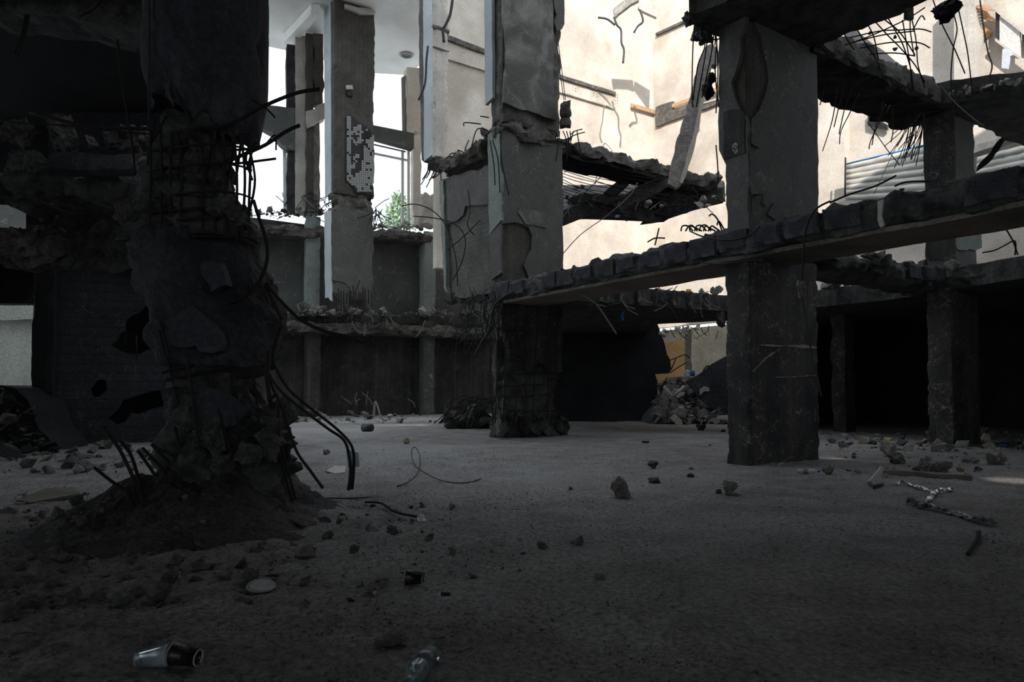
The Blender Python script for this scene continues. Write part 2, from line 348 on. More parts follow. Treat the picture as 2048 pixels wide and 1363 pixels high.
def catmull(pts, n=6):
    pts = [Vector(p) for p in pts]
    if len(pts) < 3: return pts
    out = []
    for i in range(len(pts)-1):
        p0 = pts[max(i-1, 0)]; p1 = pts[i]; p2 = pts[i+1]; p3 = pts[min(i+2, len(pts)-1)]
        for k in range(n):
            t = k/n
            out.append(0.5*((2*p1)+(p2-p0)*t+(2*p0-5*p1+4*p2-p3)*t*t+(3*p1-p0-3*p2+p3)*t**3))
    out.append(pts[-1]); return out
def tube_data(pts, r, sides=5, r2=None):
    verts, faces = [], []; up = Vector((0.3, 0.2, 1)).normalized()
    n = len(pts)
    for i, p in enumerate(pts):
        t = (pts[min(i+1, n-1)]-pts[max(i-1, 0)])
        if t.length < 1e-6: t = Vector((0, 0, 1))
        t.normalize(); a = t.cross(up)
        if a.length < 0.05: a = t.cross(Vector((1, 0, 0)))
        a.normalize(); b = t.cross(a)
        rr = r if r2 is None else r+(r2-r)*i/max(1, n-1)
        for k in range(sides):
            th = 2*math.pi*k/sides; verts.append(p+(a*math.cos(th)+b*math.sin(th))*rr)
    for i in range(n-1):
        for k in range(sides):
            a, b = i*sides+k, i*sides+(k+1) % sides
            faces.append((a, b, b+sides, a+sides))
    faces.append(tuple(range(sides))[::-1]); faces.append(tuple(range((n-1)*sides, n*sides)))
    return verts, faces
def tube(name, pts, r, mat='rebar', parent=None, smooth_n=5, sides=6, straight=False):
    p = [Vector(q) for q in pts] if straight else catmull(pts, smooth_n)
    v, f = tube_data(p, r, sides)
    return put(name, v, f, mat, parent, smooth=True)
def wire(name, px, Y, r, mat='rebar', parent=None, **k):
    """bent bar through points (x, y[, depth])"""
    Ys = Y if isinstance(Y, (list, tuple)) else [Y]*len(px)
    return tube(name, [at(p[0], p[1], Ys[i]) for i, p in enumerate(px)], r, mat, parent, **k)

def hull(n, seed, sx=1, sy=1, sz=1, sub=0, amp=0.08):
    rnd = random.Random(seed); bm = bmesh.new()
    for i in range(n):
        v = Vector((rnd.gauss(0, 1), rnd.gauss(0, 1), rnd.gauss(0, 1))).normalized()
        m = max(abs(v.x), abs(v.y), abs(v.z)); v = v*(0.55+0.45/m*0.62)
        bm.verts.new((v.x*0.5*sx, v.y*0.5*sy, v.z*0.5*sz))
    r = bmesh.ops.convex_hull(bm, input=bm.verts)
    junk = [e for e in r['geom_interior'] if isinstance(e, bmesh.types.BMVert)]
    bmesh.ops.delete(bm, geom=junk, context='VERTS')
    for s in range(sub):
        bmesh.ops.triangulate(bm, faces=bm.faces)
        bmesh.ops.subdivide_edges(bm, edges=bm.edges, cuts=1, use_grid_fill=True)
        for v in bm.verts:
            q = v.co*(3.0*(s+1)); v.co += v.co.normalized()*amp/(s+1)*fb(q, 1.3, seed*3.7)
    bm.normal_update()
    zmin = min(v.co.z for v in bm.verts)
    for v in bm.verts: v.co.z -= zmin
    me = bpy.data.meshes.new('chunk'); bm.to_mesh(me); bm.free()
    return me
CHUNKS = {}
CM = {'rough': 'c_mid', 'rough_light': 'c_light', 'rough_dark': 'c_dark', 'mound': 'c_dark', 'block': 'c_dark'}
def chunk_mesh(kind, mat, i):
    mat = CM.get(mat, mat)
    key = (kind, mat, i)
    if key not in CHUNKS:
        if kind == 'small': rr_ = random.Random(i+80); me = hull(8, i*7+1, 1.1, rr_.uniform(.6, 1), rr_.uniform(.5, .9))
        elif kind == 'mid': rr_ = random.Random(i+50); me = hull(9+i % 3, i*11+3, rr_.uniform(.85, 1.2), rr_.uniform(.65, 1), rr_.uniform(.5, .9), sub=1, amp=0.05)
        elif kind == 'big': me = hull(13, i*13+5, sub=3, amp=0.16)
        elif kind == 'slab': me = hull(14, i*17+2, 1.0, 0.75, 0.22, sub=1, amp=0.05)
        elif kind == 'stick': me = hull(12, i*19+2, 1.0, 0.14, 0.10, sub=0)
        me.materials.append(M[mat]); CHUNKS[key] = me
    return CHUNKS[key]
def chunk(name, loc, size, mat, label, cat='rubble', group=None, kind='mid', i=None, rot=None, tilt=0.0, sq=(1, 1, 1), rnd=random):
    i = rnd.randrange(8) if i is None else i
    o = bpy.data.objects.new(name, chunk_mesh(kind, mat, i)); COL.objects.link(o)
    o.location = loc; o.scale = (size*sq[0], size*sq[1], size*sq[2])
    o.rotation_euler = (rnd.uniform(-tilt, tilt), rnd.uniform(-tilt, tilt), rnd.uniform(0, 6.28) if rot is None else rot)
    if label: tag(o, label, cat, group)
    return o

# ------------------------------------------------------------------ ground height
MC = Vector((-2.80, 6.35))                            # centre of the mound round the wrecked column
def ground(x, y):
    h = 0.02*noise.noise(Vector((x*0.5, y*0.5, 3.1)))+0.012*noise.noise(Vector((x*1.7, y*1.7, 7.7)))
    return h
def fine(x, y):
    rough = 1.0
    d = (Vector((x, y))-MC).length
    rough += 1.6*max(0, 1-d/4.5)
    if x < 0.3 and y < 6: rough += 0.9*min(1, (0.3-x)/2)
    a = noise.fractal(Vector((x*3.4, y*3.4, 1.0)), 0.8, 2.2, 5)
    b = noise.noise(Vector((x*24, y*24, 2)))
    return (0.016*a+0.006*b)*rough
GROW = []
ys = [-24.0, -16.0, -8.0, -4.0, -1.0, 1.0, 1.6]
y = 2.0
while y < 46: ys.append(y); y += max(0.022, (y-1.0)*0.0075)
xs = [-26, -20, -16, -13]
x = -11.0
while x < 12.0:
    xs.append(x); x += 0.035 if -2.5 < x < 2.6 else 0.055 if -5 < x < 6 else 0.11
xs += [13, 15, 18, 22, 27]
gv, gf = [], []
for yy in ys:
    for xx in xs:
        gv.append((xx, yy, ground(xx, yy)+(fine(xx, yy) if 1.5 < yy < 30 else 0)))
nx = len(xs)
for j in range(len(ys)-1):
    for i in range(nx-1):
        a = j*nx+i; gf.append((a, a+1, a+nx+1, a+nx))
floor = put('floor', gv, gf, 'dirt', smooth=True, loc=Vector((0, 0, 0)))
tag(floor, kind='structure')

# ------------------------------------------------------------------ setting: roof over the viewer, enclosing walls
CZ = 6.57
def sunback(px, py, z=CZ):                             # where the sun ray that lands on this floor spot crosses height z
    p = onz(px, py, 0.0); k = z/SUN_TAN
    return Vector((p.x-SUN_H.x*k, p.y-SUN_H.y*k, 0))
def ring(c, rx, ry, n=10, s=0):
    return [(c.x+rx*math.cos(6.283*i/n)*(1+0.25*noise.noise(Vector((i*1.3, s, 0)))), c.y+ry*math.sin(6.283*i/n)*(1+0.25*noise.noise(Vector((i*1.3, s, 4)))), CZ) for i in range(n)][::-1]
h1 = sunback(2042, 962); h2 = sunback(1662, 916); h3 = sunback(1415, 906)
for h_ in (h1, h2, h3): h_.y -= .34
h4 = Vector((-5.0, 8.30, 0))
holes = [ring(h1, 0.42, 0.72, 14, 1), ring(h2, 0.26, 0.55, 9, 2), ring(h3, 0.09, 0.44, 8, 3), ring(h4, 1.15, .85, 12, 4)]
ceiling = extrude('ceiling', [(-26, -8, CZ), (22, -8, CZ), (22, 9.45, CZ), (-26, 9.45, CZ)], (0, 0, 0.34), 'soffit', holes=holes)
tag(ceiling, kind='structure')
# unseen wall added above the roof to keep sun off the columns
o = extrude('wall_sunblock', [(-26, 9.25, CZ+.34), (-1.0, 9.25, CZ+.34), (-1.0, 9.25, 25.5), (-26, 9.25, 25.5)], (0, 0.2, 0), 'plaster_grey'); tag(o, kind='structure')
o = extrude('wall_sunblock', [(-1.0, 9.25, CZ+.34), (22, 9.25, CZ+.34), (22, 9.25, 14.6), (-1.0, 9.25, 14.6)], (0, 0.2, 0), 'plaster_grey'); tag(o, kind='structure')
o = extrude('wall_rear', [(-26, -8, -.1), (22, -8, -.1), (22, -8, CZ), (-26, -8, CZ)], (0, -0.3, 0), 'plaster_grey', holes=[[(-3, -8, .4), (-3, -8, 4.9), (14, -8, 4.9), (14, -8, .4)]]); tag(o, kind='structure')  # opening cut in this unseen wall to bring in fill light
o = extrude('ceiling', [(-26, -17, 4.95), (22, -17, 4.95), (22, -8.3, 4.95), (-26, -8.3, 4.95)], (0, 0, .3), 'soffit'); tag(o, kind='structure')  # unseen overhang added to keep sun out of the rear opening
o = extrude('wall_side', [(15.5, -8, -.1), (15.5, 13.4, -.1), (15.5, 13.4, CZ), (15.5, -8, CZ)], (0.3, 0, 0), 'black'); tag(o, kind='structure')
o = extrude('wall_side', [(-15, -8, -.1), (-15, 12, -.1), (-15, 12, CZ), (-15, -8, CZ)], (-0.3, 0, 0), 'black', holes=[[(-15, -5.5, .6), (-15, -5.5, 5.8), (-15, 7, 5.8), (-15, 7, .6)]]); tag(o, kind='structure')

# ------------------------------------------------------------------ setting: courtyard walls
CORNER = Vector((6.58, 32.1, 0))
W1 = Plane(CORNER, UD)                                 # sunlit wall, receding to the corner
W2 = Plane(CORNER, VD)                                 # wall coming forward on the right
def wallseg(name, pl, t0, t1, z0, z1, thick, mat, sgn=1):
    a = pl.P+pl.d*t0; b = pl.P+pl.d*t1
    o = extrude(name, [a+Vector((0, 0, z0)), b+Vector((0, 0, z0)), b+Vector((0, 0, z1)), a+Vector((0, 0, z1))], pl.n*-thick, mat)
    return o
o = wall_white = wallseg('wall_back', W1, -11.3, 0.3, 5.6, 19, 0.3, 'plaster_white'); tag(o, kind='structure')
o = wallseg('wall_back', W1, -6.5, 0.3, -.1, 5.6, 0.3, 'soot_wall'); tag(o, kind='structure')
o = wallseg('wall_right', W2, -19, 0, 3.9, 19, 0.3, 'plaster_white'); tag(o, kind='structure')
W2L = W2.off(0.35)
o = wallseg('wall_right', W2L, -19, -7.5, -.1, 3.72, 0.6, 'black'); tag(o, kind='structure')  # continues the tan wall, painted black for the unlit space
o = wallseg('wall_right', W2L, -7.5, 0.2, -.1, 3.72, 0.6, 'tan'); tag(o, kind='structure')
wall_tan = o
def strip(name, pl, px, thick, mat, kind='structure', parent=None, **k):
    o = face(name, pl, px, thick, mat, parent, **k)
    if parent is None and kind: tag(o, kind=kind)
    return o
# mouldings, painted band and timber on wall 1
W1f = W1.off(0.10)
strip('trim_1', W1f, [(886, 66), (968, 97), (1050, 125), (1130, 152), (1232, 184), (1232, 190), (1130, 159), (1050, 132), (968, 106), (886, 76)], 0.1, 'rough', seg=0.4, jag=0.03)
strip('trim_2', W1f, [(890, 113), (968, 137), (1120, 181), (1230, 214), (1230, 217), (1120, 184), (968, 140), (890, 116)], 0.1, 'plaster_pale')
for i, (x, y) in enumerate(((925, 100), (1151, 171), (1192, 182), (1231, 196))):
    for a, b in ((-4, -6), (4, -5), (-4, 5), (4, 6), (0, 7)):
        p = W1f.pt(x+a, y+b); h = hull(8, i*5+a+9)
        q = bpy.data.objects.new('wall_plug', h); h.materials.append(M['brick']); COL.objects.link(q)
        q.scale = (0.07, 0.07, 0.07); q.location = p-world_loc(wall_white); q.parent = wall_white
W1t = W1.off(0.16)
t_ = face('timber_batten', W1t, [(1263, 206), (1311, 220), (1311, 228), (1263, 214)], 0.06, 'wood_orange'); tag(t_, 'orange timber batten on the white wall just left of the corner', 'batten')
W2f = W2.off(0.12)
strip('trim_3', W2f, [(1311, 66), (1385, 32), (1385, 37), (1311, 71)], 0.12, 'rough')
o = strip('trim_4', W2f, [(1311, 214), (1345, 202), (1345, 217), (1358, 222), (1375, 214), (1440, 198), (1440, 206), (1311, 253)], 0.14, 'rough', seg=0.3, jag=0.04)
t_ = face('timber_batten', W2.off(0.2), [(1344, 208), (1440, 172), (1440, 181), (1344, 215)], 0.06, 'wood_orange'); tag(t_, 'long orange timber batten on the right hand white wall behind the leaning strip', 'batten')
t_ = face('timber_batten', W2.off(0.3), [(1395, 214), (1400, 212), (1400, 247), (1395, 247)], 0.06, 'wood_orange'); tag(t_, 'short upright orange timber post hanging below the long batten', 'batten')
# lower right wall: ochre patch, grey band, rubble crest
face('ochre_patch', W2L.off(0.02), [(1316, 690), (1330, 684), (1368, 678), (1372, 760), (1316, 760)], 0.06, 'ochre', None, seg=0.2, jag=0.05); bpy.context.view_layer.update()
tag(bpy.data.objects['ochre_patch'], kind='structure'); bpy.data.objects['ochre_patch'].name = 'trim_5'
strip('trim_6', W2L.off(0.05), [(1370, 660), (1381, 658), (1381, 760), (1370, 760)], 0.1, 'rough', seg=0.2, jag=0.04)

# pilasters, ribs and shutters on the right wall
o = strip('trim_7', W2.off(0.35), [(1636, 60), (1676, 50), (1690, 300), (1690, 470), (1636, 470)], 0.35, 'plaster_white', seg=0.3, jag=0.04)
o = strip('trim_8', W2.off(0.9), [(1908, -40), (1948, -40), (1950, 190), (1908, 190)], 0.6, 'plaster_pale')
o = strip('trim_9', W2.off(0.5), [(1640, 420), (1850, 330), (2060, 250), (2060, 262), (1850, 345), (1640, 440)], 0.4, 'plaster_pale', seg=0.3, jag=0.05)

# corrugated metal hoarding
def corrugated(name, pl, corners, n, label):
    root = thing(name, pl.pt(*corners[3]), label, 'fence')
    (x0, y0), (x1, y1), (x2, y2), (x3, y3) = corners     # tl tr br bl
    A, B, C_, D_ = pl.pt(x0, y0), pl.pt(x1, y1), pl.pt(x2, y2), pl.pt(x3, y3)
    for i in range(n):
        a0 = A.lerp(D_, i/n); a1 = A.lerp(D_, (i+1)/n); b0 = B.lerp(C_, i/n); b1 = B.lerp(C_, (i+1)/n)
        k = 7; v = []; f = []
        for s in range(k):
            t = s/(k-1); out = pl.n*(0.05*math.sin(math.pi*t) if True else 0)
            for w in range(13):
                u = w/12; p = a0.lerp(a1, t).lerp(b0.lerp(b1, t), u)+out+pl.n*0.05*noise.noise(Vector((u*7, i+t, 2)))
                v.append(p)
        for s in range(k-1):
            for w in range(12): f.append((s*13+w, s*13+w+1, (s+1)*13+w+1, (s+1)*13+w))
        o = put('panel', v, f, 'metal', root, smooth=True)
        md = o.modifiers.new('thick', 'SOLIDIFY'); md.thickness = 0.02
    return root, A, B, C_, D_
WH = W2.off(1.1)
hz, A_, B_, C_, D_ = corrugated('corrugated_hoarding', WH, [(1693, 330), (1852, 292), (1852, 395), (1693, 400)], 7, 'pale corrugated sheet metal hoarding with blue top rail beside the far right column')
tube('top_rail', [A_+Vector((0, 0, .03)), B_+Vector((0, 0, .03))], 0.035, 'blue_plastic', hz, straight=True)['label'] = 'dull blue top rail'
wire('post', [(1691, 315), (1690, 392)], D_.y-.2, 0.03, 'rebar', hz); wire('post', [(1806, 300), (1808, 375)], (C_.y+D_.y)/2-.3, 0.035, 'brick', hz)['label'] = 'rusty post'
hz2, A2, B2, C2, D2 = corrugated('corrugated_hoarding', WH, [(1955, 315), (2060, 288), (2060, 360), (1955, 375)], 5, 'pale corrugated sheet metal hoarding to the right of the far right column')

# facade at the top right corner: shutter, windows, cage, hanging shirt
WF = W2.off(0.25)
for k, (x0, y0, x1, y1, nm) in enumerate(((1991, 22, 1998, 76, 'window_1'), (2044, 66, 2060, 92, 'window_2'))):
    o = face(nm, WF, [(x0, y0), (x1, y0+3), (x1, y1+2), (x0, y1-2)], 0.1, 'dark_metal'); tag(o, kind='structure')
o = face('door_1', WF.off(.03), [(1999, 32), (2040, 62), (2040, 118), (1999, 90)], 0.08, 'white_frame'); tag(o, kind='structure')
strip('trim_10', WF.off(.1), [(1985, 12), (2060, 72), (2060, 80), (1985, 18)], 0.2, 'plaster_pale')
strip('trim_11', WF.off(.1), [(1990, 76), (2060, 128), (2060, 134), (1990, 82)], 0.2, 'plaster_pale')
strip('trim_12', WF.off(.1), [(1948, 36), (1976, 60), (1966, 72), (1948, 58)], 0.3, 'ochre')
cg = thing('balcony_cage', WF.pt(1975, 45), 'rusty bellied window cage on the sunlit facade at top right', 'cage')
for i in range(12):
    t = i/11; p0 = WF.pt(1950+t*42, 2+t*18); p1 = WF.pt(1952+t*38, 32+t*14)
    mid = p0.lerp(p1, .55)+WF.n*(0.55)
    tube('bar', [p0, p0.lerp(mid, .6)+WF.n*.1, mid, p1.lerp(mid, .3), p1], 0.015, 'wood_orange', cg)
tube('bar', [WF.pt(1952, 32)+WF.n*.2, WF.pt(1990, 46)+WF.n*.2], 0.025, 'wood_orange', cg)
sh = face('hanging_shirt', WF.off(.35), [(2005, 98), (2012, 96), (2020, 100), (2026, 110), (2020, 112), (2018, 128), (2016, 138), (2003, 136), (2004, 110)], 0.05, 'cloth_blue'); tag(sh, 'pale blue shirt hung out on the sunlit facade at top right', 'shirt')
# ventilation grille
g_ = thing('vent_grille', W2.off(.15).pt(1752, 255), 'small dark broken grille in the white wall behind the hanging bars', 'grille')
face('frame', W2.off(.15), [(1735, 229), (1775, 249), (1775, 260), (1735, 251)], 0.06, 'rough', g_)
for i in range(5): face('slat', W2.off(.2), [(1737, 232+i*4), (1774, 250+i*2), (1774, 251+i*2), (1737, 234+i*4)], 0.04, 'dark_metal', g_)

# ------------------------------------------------------------------ setting: window wall at back left
PW = at(740, 700, 30); WB = Plane((PW.x, PW.y), WD); WFr = WB.off(0.9)
wall_w = strip('wall_left', WB, [(190, 405), (470, 430), (1010, 500), (1010, 850), (190, 870)], 0.3, 'panel_grey')
# scorched lower zone is its own render coat below the ledge
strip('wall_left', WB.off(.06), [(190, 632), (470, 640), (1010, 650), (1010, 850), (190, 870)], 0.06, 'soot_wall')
strip('wall_left', WFr.off(-.3), [(190, 20), (440, 60), (440, 440), (190, 420)], .5, 'panel_grey')
def pil(nm, x0, x1, y0, y1, mat, depth=0.9):
    pl = WFr; a = pl.pt(x0, y1); b = pl.pt(x1, y1); zt = pl.pt(x0, y0).z; zb = -0.05 if y1 > 800 else a.z
    o = box(nm, a, pl.d, (b-a).length, depth, zb, zt, mat, res=0.16, amp=0.015, chip=0.05); tag(o, kind='structure'); return o
pil('trim_13', 612, 640, 430, 622, 'pilaster'); pil('trim_14', 849, 872, 460, 630, 'pilaster')
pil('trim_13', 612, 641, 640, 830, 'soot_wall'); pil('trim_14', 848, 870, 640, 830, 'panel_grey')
# ledge and sill slabs (floor edges of the storeys above)
def edge_slab(label, pl, x0, x1, ytop, ybot, depth, mat, seed):
    a = pl.pt(x0, ybot); b = pl.pt(x1, ybot); z0 = (a.z); z1 = pl.pt(x0, ytop).z
    o = box('floor_edge', a, pl.d, (b-a).length, depth, z0, z1, mat, res=0.11, amp=0.05, chip=0.16, ragtop=0.15, seed=seed)
    tag(o, label, 'slab'); return o
ledge = edge_slab('long broken concrete ledge along the back wall, strewn with rubble and wires', WFr.off(.35), 330, 1010, 630, 655, 1.6, 'rough', 1)
sill1 = edge_slab('broken window sill slab at back left behind the tall hanging column', WFr.off(.15), 330, 648, 424, 449, 1.3, 'rough', 2)
sill2 = edge_slab('broken window sill slab between the tall column and the pale column', WFr.off(.15), 742, 868, 452, 474, 1.3, 'rough', 3)
# piers and lintels of the window storey
WP = WFr.off(-.3)
def pier(x0, x1, y0, y1, mat, n=1, pl=WP, depth=.7, jag=.05, nm=None):
    o = face(nm or 'trim_%d' % (20+n), pl, [(x0, y0), (x1, y0+2), (x1, y1), (x0, y1)], depth, mat, seg=.35, jag=jag); tag(o, kind='structure'); return o
pier(574, 590, 88, 425, 'dark', 1, WP, .4); pier(590, 613, 70, 425, 'plaster_pale', 2, WP, .6, .05); pier(612, 627, 66, 425, 'boards_v', 3, WP.off(.1), .9); pier(625, 640, 225, 425, 'rough_light', 4, WP, .5)
pier(627, 646, 66, 205, 'boards_v', 5, WP.off(.1), .6, .12)
o = face('trim_26', WP.off(.2), [(525, 207), (590, 216), (590, 300), (574, 298), (560, 285), (545, 266), (525, 255)], .5, 'panel_grey', seg=.3, jag=.06); tag(o, kind='structure')
o = face('trim_27', WP.off(.2), [(612, 222), (650, 205), (650, 236), (614, 256)], .5, 'plaster_pale', seg=.25, jag=.08); tag(o, kind='structure')
pier(814, 842, 134, 270, 'plaster_white', 8, WP, .5); pier(828, 842, 262, 450, 'plaster_white', 9, WP, .5)
o = face('trim_30', WP.off(.35), [(742, 249), (828, 266), (828, 296), (742, 272)], .5, 'panel_grey'); tag(o, kind='structure')
def frame(nm, px, parent=None, mat='white_frame'):
    o = face(nm, WP.off(-.1), px, .08, mat, parent)
    if parent is None: tag(o, kind='structure')
    return o
w3 = frame('window_3', [(803, 155), (811, 150), (813, 268), (805, 266)], mat='grey_metal')
w4 = frame('window_4', [(803, 300), (808, 300), (808, 452), (803, 452)]); frame('mullion', [(815, 300), (820, 300), (820, 452), (815, 452)], w4)
frame('rail', [(742, 272), (822, 298), (822, 302), (742, 277)], w4); frame('rail', [(742, 303), (815, 318), (815, 322), (742, 307)], w4); frame('rail', [(742, 286), (812, 302), (812, 304), (742, 288)], w4, 'dark_metal')
w5 = frame('window_5', [(566, 300), (573, 298), (574, 420), (567, 420)]); 
# pale ceiling of the open room above
CB = 15.9
cpl = [(430, 60), (530, 92), (570, 100), (745, 146), (809, 150), (845, 128), (868, 100)]
pts = [onz(*p, CB) for p in cpl]
cb = extrude('ceiling', [(pts[0].x, pts[0].y, CB)]+[tuple(p) for p in pts[1:]]+[(pts[-1].x+.5, 24.6, CB), (pts[0].x-3, 24.6, CB)], (0, 0, .4), 'ceiling_pale'); tag(cb, kind='structure')
dl = thing('downlight', onz(813, 109, CB), 'round recessed downlight in the pale ceiling at back left', 'lamp')
v = []; f = []; c = onz(813, 109, CB); n_ = 20
for i in range(n_):
    a = 6.283*i/n_
    for r_, z_ in ((.30, 0), (.30, -.05), (.22, -.05), (.20, .0)): v.append(c+Vector((r_*math.cos(a), r_*math.sin(a), z_-.002)))
for i in range(n_):
    for k in range(3): f.append((i*4+k, ((i+1) % n_)*4+k, ((i+1) % n_)*4+k+1, i*4+k+1))
put('ring', v, f, 'grey_metal', dl)
put('diffuser', [c+Vector((.21*math.cos(6.283*i/n_), .21*math.sin(6.283*i/n_), -.01)) for i in range(n_)], [tuple(range(n_))], 'paper_dim', dl)
# dropped ceiling beam
o = extrude('trim_31', [onz(566, 68, CB-.02), onz(622, 8, CB-.02), onz(640, 8, CB-.02), onz(590, 72, CB-.02)], (0, 0, -.4), 'ceiling_pale'); tag(o, kind='structure')
# shade over the hanging columns: slab round the tall column's head
o = flat_slab('floor_edge', [(655, 8), (690, 22), (747, 25), (768, 0), (790, -60), (640, -60)], 16.0, .5, 'rough', seg=.3, jag=.12); tag(o, 'broken slab corner at the head of the tall hanging column', 'slab')

# tree outside the right-hand window
tr = thing('tree', (at(790, 430, 44).x, 44, 0), 'green leafy tree outside the bright window behind the ruin', 'tree')
rnd = random.Random(3); v = []; f = []
for i in range(1500):
    a = rnd.random()*6.283; r_ = math.sqrt(rnd.random()); h_ = rnd.random()
    c = at(795, 440, 44)+Vector((math.cos(a)*r_*.95*(1.2-h_)+.25*(rnd.random()), math.sin(a)*r_*1.0, h_*2.0-.5))
    c += Vector((rnd.gauss(0, .12), 0, rnd.gauss(0, .1)))
    s_ = .09+.09*rnd.random(); d1 = Vector((rnd.gauss(0, 1), rnd.gauss(0, 1), rnd.gauss(0, 1))).normalized(); d2 = d1.cross(Vector((.3, .5, .8))).normalized()
    b_ = len(v); v += [c-d1*s_, c+d2*s_*.5, c+d1*s_, c-d2*s_*.5]; f.append((b_, b_+1, b_+2, b_+3))
lf = put('foliage', v, f, 'leaf', tr); lf['kind'] = 'stuff'
p_ = at(793, 440, 44); tube('trunk', [Vector((p_.x, 44, 0)), Vector((p_.x+.1, 44, 6)), p_], .14, 'bark', tr)

# ------------------------------------------------------------------ columns of the frame
D0 = Vector((3.44, 10.13, 0)); C0 = Vector((-.234, 15.58, 0)); E0 = Vector((8.53, 13.56, 0))
PC_u, PC_v = Plane(C0, UD), Plane(C0, VD)
PD_u, PD_v = Plane(D0, UD), Plane(D0, VD)
PE_u, PE_v = Plane(E0, UD), Plane(E0, VD)
def shaft(name, P, L, D, z0, z1, mat, parent, inset=0.0, **k):
    """column shaft whose front corner is P, L along U (right face), D along V (left face)"""
    Q = P+UD*inset+VD*inset
    return box(name, Q, UD, L-2*inset, D-inset, z0, z1, mat, parent, **k)

# --- column D (right, near)
cD = thing('concrete_column', D0, 'big near right column, sooty and scratched below, grey peeling plaster above', 'column', None)
shaft('lower_shaft', D0, 1.72, .42, -.05, 3.1, 'soot', cD, res=.05, amp=.004, chip=.03, chipf=6)
shaft('upper_shaft', D0, 1.72, .42, 3.1, CZ, 'boards_v', cD, inset=.035, res=.1, amp=.01, chip=.03)
face('plaster_coat', PD_u, [(1503, 238), (1517, 222), (1528, 196), (1533, 178), (1537, 160), (1534, 130), (1527, 105), (1522, 74), (1513, 55), (1507, 38), (1504, 25), (1634, 84), (1636, 300), (1637, 470), (1505, 500), (1502, 300)], .055, 'plaster_grey', cD, seg=.16, jag=.025, seed=4)
face('plaster_coat', PD_v.off(.03), [(1438, 26), (1492, 18), (1490, 50), (1480, 75), (1481, 105), (1475, 130), (1468, 150), (1462, 165), (1470, 195), (1481, 220), (1492, 240), (1498, 330), (1497, 480), (1456, 480), (1452, 330), (1438, 300)], .08, 'plaster_grey', cD, seg=.15, jag=.03, seed=5)
pp = face('patch', PD_v.off(.045), [(1448, 224), (1456, 220), (1478, 218), (1489, 226), (1490, 305), (1447, 319)], .02, 'soot', cD, seg=.15, jag=.02); pp['label'] = 'dark square patch with a pale painted mark'
face('painted_mark', PD_v.off(.052), [(1465, 290), (1470, 285), (1475, 288), (1475, 303), (1470, 307), (1466, 303), (1464, 297)], .008, 'plaster_pale', pp)
for k_, (cx, cy) in enumerate(((1467, 300), (1470, 294))):
    tube('painted_mark', [PD_v.off(.06).pt(cx+3*math.cos(a/8*6.28), cy+4*math.sin(a/8*6.28)) for a in range(9)], .006, 'soot', pp, sides=5)
for q in ([(1522, 688), (1560, 690), (1600, 690), (1634, 694), (1634, 696), (1590, 693), (1560, 693), (1522, 691)], [(1552, 753), (1590, 752), (1632, 749), (1632, 751), (1590, 754), (1552, 755)], [(1505, 742), (1530, 715), (1560, 696), (1562, 697), (1532, 718), (1508, 743)]): face('mortar_line', PD_u.off(.008), q, .02, 'tan_stone', cD, seg=.06, jag=.02)
for i, q in enumerate(([(1503, 262), (1511, 272), (1519, 284), (1519, 296), (1508, 290), (1503, 285)], [(1500, 300), (1508, 310), (1510, 330), (1503, 345), (1500, 350)], [(1502, 368), (1518, 378), (1528, 390), (1515, 390), (1503, 385)])):
    face('plaster_flake', PD_u.off(.05+.01*i), q, .05, 'plaster_grey', cD)
for i, (q, lb) in enumerate((([(1505, 362), (1520, 370), (1530, 385), (1508, 388)], 'small dark tile fragment leaning on the near right column above the beam'),
        ([(1528, 388), (1545, 402), (1532, 412), (1526, 405)], 'triangular dark tile fragment standing above the beam by the near right column'),
        ([(1548, 405), (1572, 428), (1552, 440), (1536, 428)], 'square dark tile fragment propped on the beam against the near right column'))):
    o = face('tile_fragment', PD_u.off(.11+.05*i), q, .05, 'plaster_grey'); tag(o, lb, 'tile')

# --- column C (middle)
cC = thing('concrete_column', C0, 'middle column, eaten away to its bars at the foot, grey plaster above', 'column')
shaft('lower_core', C0, 1.82, .6, -.05, 3.2, 'rough_dark', cC, inset=.10, res=.075, amp=.10, chip=.12, seed=6)
face('plaster_panel', PC_u, [(1004, 598), (1124, 598), (1124, 742), (1108, 747), (1096, 742), (1087, 728), (1076, 724), (1066, 733), (1054, 740), (1046, 720), (1035, 708), (1020, 700), (1012, 680), (1004, 650)], .14, 'soot', cC, seg=.12, jag=.05, seed=8)
for y_ in (655, 690, 715, 745, 768, 790, 815): wire('hoop_bar', [(980, y_-4), (1006, y_+3), (1060, y_+7+random.uniform(-6, 6)), (1118, y_+random.uniform(-8, 10))], [15.8, 15.4, 16.1, 16.6], .010, 'rebar', cC)
for x_ in (984, 992, 1000, 1012, 1030, 1050, 1072, 1095, 1112): wire('upright_bar', [(x_+6, 600), (x_+random.uniform(-4, 4), 690), (x_+random.uniform(-5, 5), 780), (x_+random.uniform(-8, 8), 845)], 15.30+max(0, x_-1003)*.0088, .012, 'rebar', cC)
bs_ = []                                                                     # flared dirt skirt at the foot
shaft('foot', C0-UD*.10-VD*.08, 2.0, .8, -.05, .62, 'rough_dark', cC, res=.08, amp=.16, chip=.35, ragtop=.3, seed=9)
shaft('middle_shaft', C0, 1.80, .60, 3.1, 7.0, 'boards_v', cC, inset=.05, res=.14, amp=.01, chip=.03)
face('plaster_coat', PC_u, [(1003, 252), (1125, 278), (1127, 560), (1060, 560), (1048, 530), (1062, 500), (1064, 470), (1058, 455), (1045, 448), (1030, 444), (1004, 447)], .055, 'plaster_grey', cC, seg=.2, jag=.03, seed=10)
